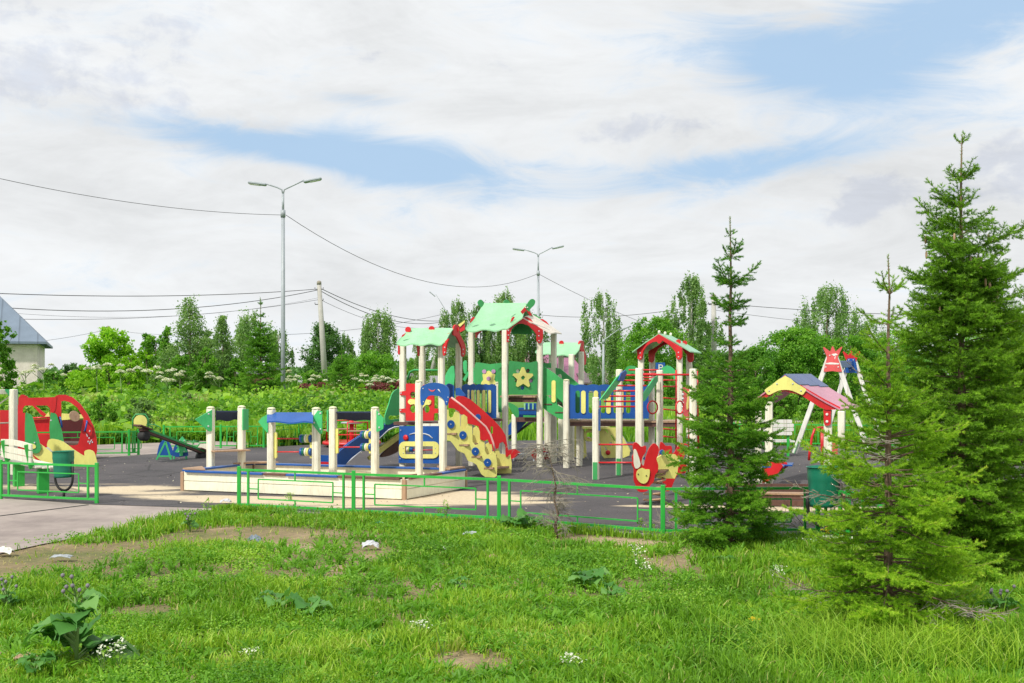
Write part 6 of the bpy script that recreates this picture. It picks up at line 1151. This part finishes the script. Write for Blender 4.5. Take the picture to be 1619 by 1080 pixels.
# ---- giant hogweed with white umbels
def hogweed(x, Z, y, s, label, seed):
    rg = np.random.default_rng(seed); g = P(x, 590, Z); g.z = 0; tp = P(x, y, Z); t = thing('hogweed', g, label, 'plant', 'tall hogweed plants with white flower heads'); m = MB(); m.tube([g, g.lerp(tp, .5)+V((.05, 0, 0)), tp], [.03, .025, .014], 6); heads = [(tp, .17*s)]
    for i in range(3):
        a = rg.random()*6.3; f = .72+.2*rg.random(); b = g.lerp(tp, f); q = b+V((.38*math.cos(a)*s, .38*math.sin(a)*s, .28*s+.1*rg.random())); m.tube([b, b.lerp(q, .6)+UP*.02, q], [.014, .011, .008], 5); heads.append((q, (.09+.06*rg.random())*s))
    m.build('stem', 'leaf_stem', t)
    for c, r_ in heads:
        n = int(260*r_/.2); a = rg.random(n)*2*np.pi; rr = np.sqrt(rg.random(n))*r_; C = np.stack([c.x+rr*np.cos(a), c.y+rr*np.sin(a), c.z+.45*r_*(1-(rr/r_)**2)+rg.normal(size=n)*.012], 1); leafobj('umbel', C, .06, rg.random(n), 'flower_white', t, .8, 3)
    n = 26; a = rg.random(n)*2*np.pi; rr = .2+.4*rg.random(n); C = np.stack([g.x+rr*np.cos(a), g.y+rr*np.sin(a), g.z+.2+(tp.z)*.6*rg.random(n)], 1); leafobj('leaves', C, .42, rg.random(n), 'weed', t, .7, 2)
paint('leaf_stem', (.16, .28, .07), .6, 0)
HW = [(152, 583, 40, 'leftmost hogweed over the red car roof'), (190, 589, 41, 'hogweed with flat heads in front of the bright maple'), (232, 588, 38, 'large-headed hogweed nearest the asphalt, left of the aspens'), (264, 603, 40, 'short hogweed below the small aspen'), (283, 594, 41, 'hogweed in front of the tall aspen'), (346, 600, 43, 'hogweed between the aspens and the dark spruce'), (120, 598, 50, 'far hogweed left of the maple, first of a loose row'), (100, 594, 54, 'far hogweed beside the pink house corner'), (136, 601, 47, 'low hogweed under the maple'), (470, 596, 58, 'hogweed right of the lamp post'), (492, 601, 56, 'hogweed left of the leaning pole foot'), (455, 604, 54, 'low hogweed directly beside the lamp post'), (560, 600, 56, 'hogweed right of the small spruce'), (592, 603, 58, 'hogweed with broad head left of the slide top'), (606, 600, 60, 'tallest hogweed of the group left of the slide top'), (618, 605, 57, 'hogweed close to the left tower'), (585, 609, 55, 'lowest hogweed of the group left of the slide top'), (528, 607, 55, 'small hogweed behind the small spruce'), (68, 585, 44, 'yellowish hogweed over the cream frame post'), (40, 590, 46, 'hogweed before the pink house wall')]
for i, (x, y, Z, lb) in enumerate(HW): hogweed(x, Z, y, 1.15, 'giant hogweed: '+lb, 100+i)
n = 9000; xx = RNG.uniform(P(470, 590, 57).x, P(655, 590, 57).x, n); C = np.stack([xx, 57+RNG.normal(size=n)*.3, .25+(.35+.75*fbm(xx, xx*0, 1.6, 7))*RNG.random(n)], 1); tag(leafobj('red_hedge', C, .10, RNG.random(n), 'leaf_red', None), 'low dark red hedge in front of the far gardens', 'hedge')

# ---- burdock and other single plants in the lawn
def bigleaf(m, p, d, L_, wd, up=.5, tilt=0.0):
    """broad heart-shaped leaf from stalk point p pointing along d (horizontal), with wavy rim"""
    d = V(d); d.z = 0; d.normalize(); sd_ = V((-d.y, d.x, 0)); n = 8; vs = []; e = up
    for i in range(n+1):
        f = i/n; wv = math.sin(math.pi*min(1, f*1.0+.12))**.8*wd*(1-.25*f) if i < n else .004; c = p+d*(L_*f)*math.cos(e-f*.9)+UP*(L_*f*math.sin(e-f*.9)); vs += [c-sd_*wv+UP*(.10*wd+.012*math.sin(i*2.3)+tilt*wv), c-UP*.02*wd, c+sd_*wv+UP*(.10*wd+.012*math.cos(i*2.9)-tilt*wv)]
    fs = []
    for i in range(n): a = i*3; fs += [(a, a+1, a+4, a+3), (a+1, a+2, a+5, a+4)]
    m.add(vs, fs, True)
def burdock(x, row, s, label, nl=9, stem=0, seed=0, cat='plant'):
    rg = np.random.default_rng(seed); g = G(x, row); t = thing('burdock', g, label, cat); m = MB(); st = MB()
    for i in range(nl):
        a = 2*math.pi*i/nl+rg.random(); z = (.05+.08*rg.random())*s if not stem else (.03+stem*.75*(i/nl)); sc = s*(1-.50*(i/nl) if stem else 1)*(.75+.4*rg.random()); d = V((math.cos(a), math.sin(a), 0)); p = g+V((0, 0, z))+d*.05*sc; st.tube([g+UP*z*.8, p+UP*.02], [.006, .004], 5, caps=False); bigleaf(m, p+UP*.02, d, .17*sc, .075*sc, .55+.3*rg.random(), .3*rg.normal())
    me = bpy.data.meshes.new('leaves'); me.from_pydata([tuple(q) for q in m.v], [], m.f); me.polygons.foreach_set('use_smooth', m.sm); at = me.attributes.new('tint', 'FLOAT', 'POINT'); at.data.foreach_set('value', np.repeat(rg.random(nl), 27)[:len(m.v)].astype(np.float32)); link('leaves', me, 'burdock', t)
    if stem:
        st.tube([g, g+V((.01, 0, stem*.5)), g+V((-.01, 0, stem))], [.011, .009, .005], 7); fl = MB()
        for i in range(7):
            a = rg.random()*6.3; b = g+UP*stem*(.7+.3*rg.random()); q = b+V((.07*math.cos(a), .07*math.sin(a), .05+.05*rg.random())); st.tube([b, q], [.004, .003], 5, caps=False); fl.lathe(q, [(.003, 0), (.009, .005), (.012, .012), (.009, .020), (.003, .024)], 8)
        fl.build('flower_heads', 'thistle', t)['kind'] = 'stuff'
    st.build('stalks', 'leaf_stem', t)
paint('thistle', (.22, .20, .24), .8, .3)
burdock(120, 1058, 1.6, 'tall burdock with broad leaves and greyish purple buds at lower left', 27, .46, 1)
burdock(55, 1062, .6, 'small burdock just left of the tall one', 6, 0, 2); burdock(440, 968, .8, 'flat burdock rosette in the middle left of the lawn', 8, 0, 3); burdock(490, 980, .75, 'second flat burdock rosette beside the first in the middle left lawn', 7, 0, 4)
burdock(935, 930, .85, 'burdock rosette right of the lawn centre', 9, 0, 5); burdock(965, 948, .6, 'smaller burdock just in front of the rosette right of the lawn centre', 6, 0, 6); burdock(725, 935, .5, 'small pale burdock in the centre of the lawn', 5, 0, 7); burdock(812, 836, .9, 'row of burdock leaves at the fence left of the dead spruce', 9, 0, 8); burdock(840, 838, .8, 'burdock touching the dead spruce at the fence', 7, 0, 9)
burdock(10, 968, .8, 'burdock cut off by the left edge', 7, .12, 10); burdock(1145, 895, .5, 'tiny burdock below the middle spruce', 5, 0, 11); burdock(1530, 1015, .9, 'broad leaves beside the front spruce at the right', 9, .1, 12); burdock(1585, 975, .9, 'broad leaves near the right edge', 8, .1, 13); burdock(300, 840, .6, 'burdock beside the pavement edge', 6, .08, 14); burdock(55, 1075, .5, 'burdock low at the bottom left corner', 5, 0, 15)
def sprig(x, row, h, label, seed, mat='weed', n=60, w_=.03, leaf=.035, name='weed_plant'):
    rg = np.random.default_rng(seed); g = G(x, row); t = thing(name, g, label, 'plant', 'single weeds standing in the lawn'); m = MB()
    for k in range(3): q = g+V((rg.normal()*w_, rg.normal()*w_, h*(.7+.3*rg.random()))); m.tube([g, g.lerp(q, .5), q], [.004, .003, .0015], 4, caps=False)
    m.build('stem', 'leaf_stem', t); f = rg.random(n); C = np.stack([g.x+rg.normal(size=n)*w_*(1.1-.5*f), g.y+rg.normal(size=n)*w_*(1.1-.5*f), f*h], 1); leafobj('leaves', C, leaf, rg.random(n)*.6+.35, mat, t, .3, .6); return t, g
for i, (x, row, h, lb) in enumerate([(328, 815, .20, 'upright weed at the kerb corner left of the fence'), (346, 818, .15, 'second upright weed at the kerb corner'), (492, 850, .22, 'tall lettuce-like weed left of the lawn litter'), (510, 853, .15, 'short weed right of the tall one before the fence'), (704, 822, .22, 'slim weed rising in front of the sandbox corner'), (378, 860, .15, 'bushy weed beside the dark shoe'), (700, 1040, .20, 'upright weed at the lower centre'), (695, 818, .10, 'low weed at the fence foot'), (1012, 838, .12, 'small plant left of the fence post near the middle spruce'), (1030, 842, .10, 'small plant at the foot of the fence post near the middle spruce'), (190, 900, .18, 'leafy weed in the left lawn'), (458, 792, .10, 'tuft growing out of the sandbox front board')]): sprig(x, row, h, lb, 200+i)
for i, (x, row, h, lb) in enumerate([(165, 1072, .16, 'white flowering herb beside the tall burdock'), (190, 1068, .18, 'second white flowering herb right of the tall burdock'), (1005, 905, .20, 'pale flowering stalks right of the lawn centre'), (1022, 925, .18, 'second pale flowering stalks right of the lawn centre'), (665, 1010, .10, 'small white flowers low in the centre lawn'), (905, 1070, .12, 'white flowering herb at the bottom centre'), (1230, 930, .16, 'white flowering stalks left of the front spruce'), (400, 1050, .08, 'single white flower low in the left lawn')]):
    t, g = sprig(x, row, h, lb, 300+i, n=30); rg = np.random.default_rng(i); n = 60; C = np.stack([g.x+rg.normal(size=n)*.03, g.y+rg.normal(size=n)*.03, h*(.65+.45*rg.random(n))], 1); leafobj('flowers', C, .014, rg.random(n), 'flower_white', t, .9, 2)['kind'] = 'stuff'
def yflower(x, y, row, label, k=3):
    g = G(x, row); t = thing('yellow_flower', g, label, 'flower'); rg = np.random.default_rng(int(x)); m = MB()
    for i in range(k):
        q = P(x+rg.normal()*6, y+rg.normal()*5, g.y); m.tube([g, q], [.003, .002], 4, caps=False); n = 26; a = rg.random(n)*6.3; C = np.stack([q.x+.014*np.cos(a), q.y+.014*np.sin(a), q.z+rg.normal(size=n)*.004], 1); leafobj('petals', C, .018, rg.random(n), 'flower_yellow', t, .5, 2)
    m.build('stem', 'leaf_stem', t)
yflower(1193, 978, 992, 'yellow dandelion-like flowers in the right lawn'); yflower(1308, 838, 852, 'bright yellow flowers below the green bin', 7); yflower(1330, 848, 858, 'yellow flowers right of the green bin foot', 5)
n = 900; rg = np.random.default_rng(9); C = np.stack([G(1318, 862).x+rg.normal(size=n)*.11, G(1318, 862).y+rg.normal(size=n)*.08, .03+.05*rg.random(n)], 1); tag(leafobj('white_flowers', C, .016, rg.random(n), 'flower_white', None, .8, 2), 'patch of tiny white blossoms below the yellow flowers', 'flowers', kind='stuff')
fl_ = [G(*q) for q in ((345, 806), (378, 806), (559, 817), (789, 829), (1048, 850), (1293, 849))]
u = RNG.random(5200)*(len(fl_)-1); i_ = u.astype(int); f_ = u-i_; ax_ = np.array([[p.x, p.y] for p in fl_]); X = ax_[i_, 0]*(1-f_)+ax_[np.minimum(i_+1, 5), 0]*f_+RNG.normal(size=5200)*.03; Y = ax_[i_, 1]*(1-f_)+ax_[np.minimum(i_+1, 5), 1]*f_-.07-np.abs(RNG.normal(size=5200))*.07; kk = fbm(X, Y*0, 2.5, 97, 3) > .42; X, Y = X[kk], Y[kk]
tag(blades('fence_grass', X, Y, (.04+.11*RNG.random(len(X)))*(.2+1.1*fbm(X, Y*0, 2.5, 97, 3)), np.full(len(X), .010), .2+.6*RNG.random(len(X)), 'grass', -.008, .9), 'ragged grass along the foot of the near fence', 'grass', kind='stuff')
n = 2600; X = RNG.uniform(-9, 7, n); Y = RNG.uniform(11, 24, n); kk = inpoly(X, Y, pad); X, Y = X[kk], Y[kk]; n = len(X); C = np.stack([X, Y, np.full(n, .012)], 1)
tag(leafobj('grit', C, .012+.03*RNG.random(n)**3, RNG.random(n), 'crumbs', None, .8, 4), 'small stones and crumbs scattered on the asphalt', 'gravel', kind='stuff')
for i, (x_, row_, yt_, hw_, lb_) in enumerate(((555, 672, 636, 26, 'grey-green willow shrub right of the small spruce foot'), (585, 668, 640, 24, 'grey-green willow shrub left of the green slide guard'), (478, 680, 640, 26, 'pale shrub left of the small spruce'), (345, 690, 645, 20, 'pale shrub above the seesaw'), (222, 690, 628, 24, 'greyish shrub behind the yellow seesaw seat'), (160, 690, 625, 22, 'dense weed bush right of the car arch'), (300, 672, 622, 22, 'light green shrub left of the first sandbox post'))): T_('bush', x_, ZG(row_), yt_, hw_, row_, 'bush', 'leaf_birch' if i != 5 else 'leaf_mid', 'bark', lb_, 30, 3800, .075)
# ---- long grass tuft lower right
X = G(1415, 1050).x+RNG.normal(size=2600)*.38; Y = G(1415, 1040).y+RNG.normal(size=2600)*.25; tag(blades('long_grass', X, Y, .14+.16*RNG.random(2600), np.full(2600, .006), np.clip(.45+.4*RNG.random(2600), 0, .9), 'grass', -.01, 1.6), 'long arching grass at the foot of the front spruce', 'grass', kind='stuff')
# ---- litter
def crumple(x, row, sx_, sy_, sz_, mat, name, label, seed, yaw=0.0, cat='litter'):
    rg = np.random.default_rng(seed); g = G(x, row); n = 9; m = MB(); vs = []; c, s_ = math.cos(yaw), math.sin(yaw)
    for j in range(n):
        for i in range(n):
            u, v = i/(n-1)-.5, j/(n-1)-.5; a = sx_*u*(1+.2*rg.normal()*.3); b = sy_*v*(1+.2*rg.normal()*.3); z = .035+sz_*(1-3*(u*u+v*v))*(.5+.5*rg.random())+rg.normal()*sz_*.15; vs.append(g+V((a*c-b*s_, a*s_+b*c, max(.012, z))))
    m.add(vs, [(j*n+i, j*n+i+1, (j+1)*n+i+1, (j+1)*n+i) for j in range(n-1) for i in range(n-1)]); k = len(m.v)
    o = m.build(name, mat, None, origin=g); md = o.modifiers.new('thick', 'SOLIDIFY'); md.thickness = .003; tag(o, label, cat); return o
crumple(586, 868, .15, .09, .05, 'paper', 'crumpled_paper', 'crumpled bluish white paper on the lawn left of centre', 1, .1); crumple(746, 850, .18, .06, .03, 'galv', 'flattened_can', 'flattened silvery scrap near the fence at lawn centre', 2, -.35); crumple(403, 859, .13, .08, .05, 'slate', 'old_shoe', 'dark grey lost shoe near the kerb', 3, -.2, 'shoe')
crumple(357, 797, .12, .09, .035, 'paper', 'crumpled_paper', 'white paper scrap on the asphalt left of the fence end', 4); crumple(6, 878, .16, .12, .05, 'white', 'plastic_bag', 'white plastic scrap on the lawn at the left edge', 5); crumple(98, 886, .17, .09, .02, 'galv', 'plastic_bag', 'translucent grey plastic bag on bare soil at left', 6); crumple(40, 1050, .12, .04, .03, 'tan', 'wrapper', 'torn wrapper beside the small burdock', 7, .25); crumple(703, 875, .05, .05, .03, 'white', 'paper_scrap', 'tiny white scrap in the lawn centre', 8); crumple(780, 888, .09, .05, .03, 'tan', 'bread_crust', 'small tan crust in the lawn right of centre', 9); crumple(600, 832, .08, .05, .02, 'teal', 'bottle_cap', 'teal plastic lid on the lawn before the fence', 10)
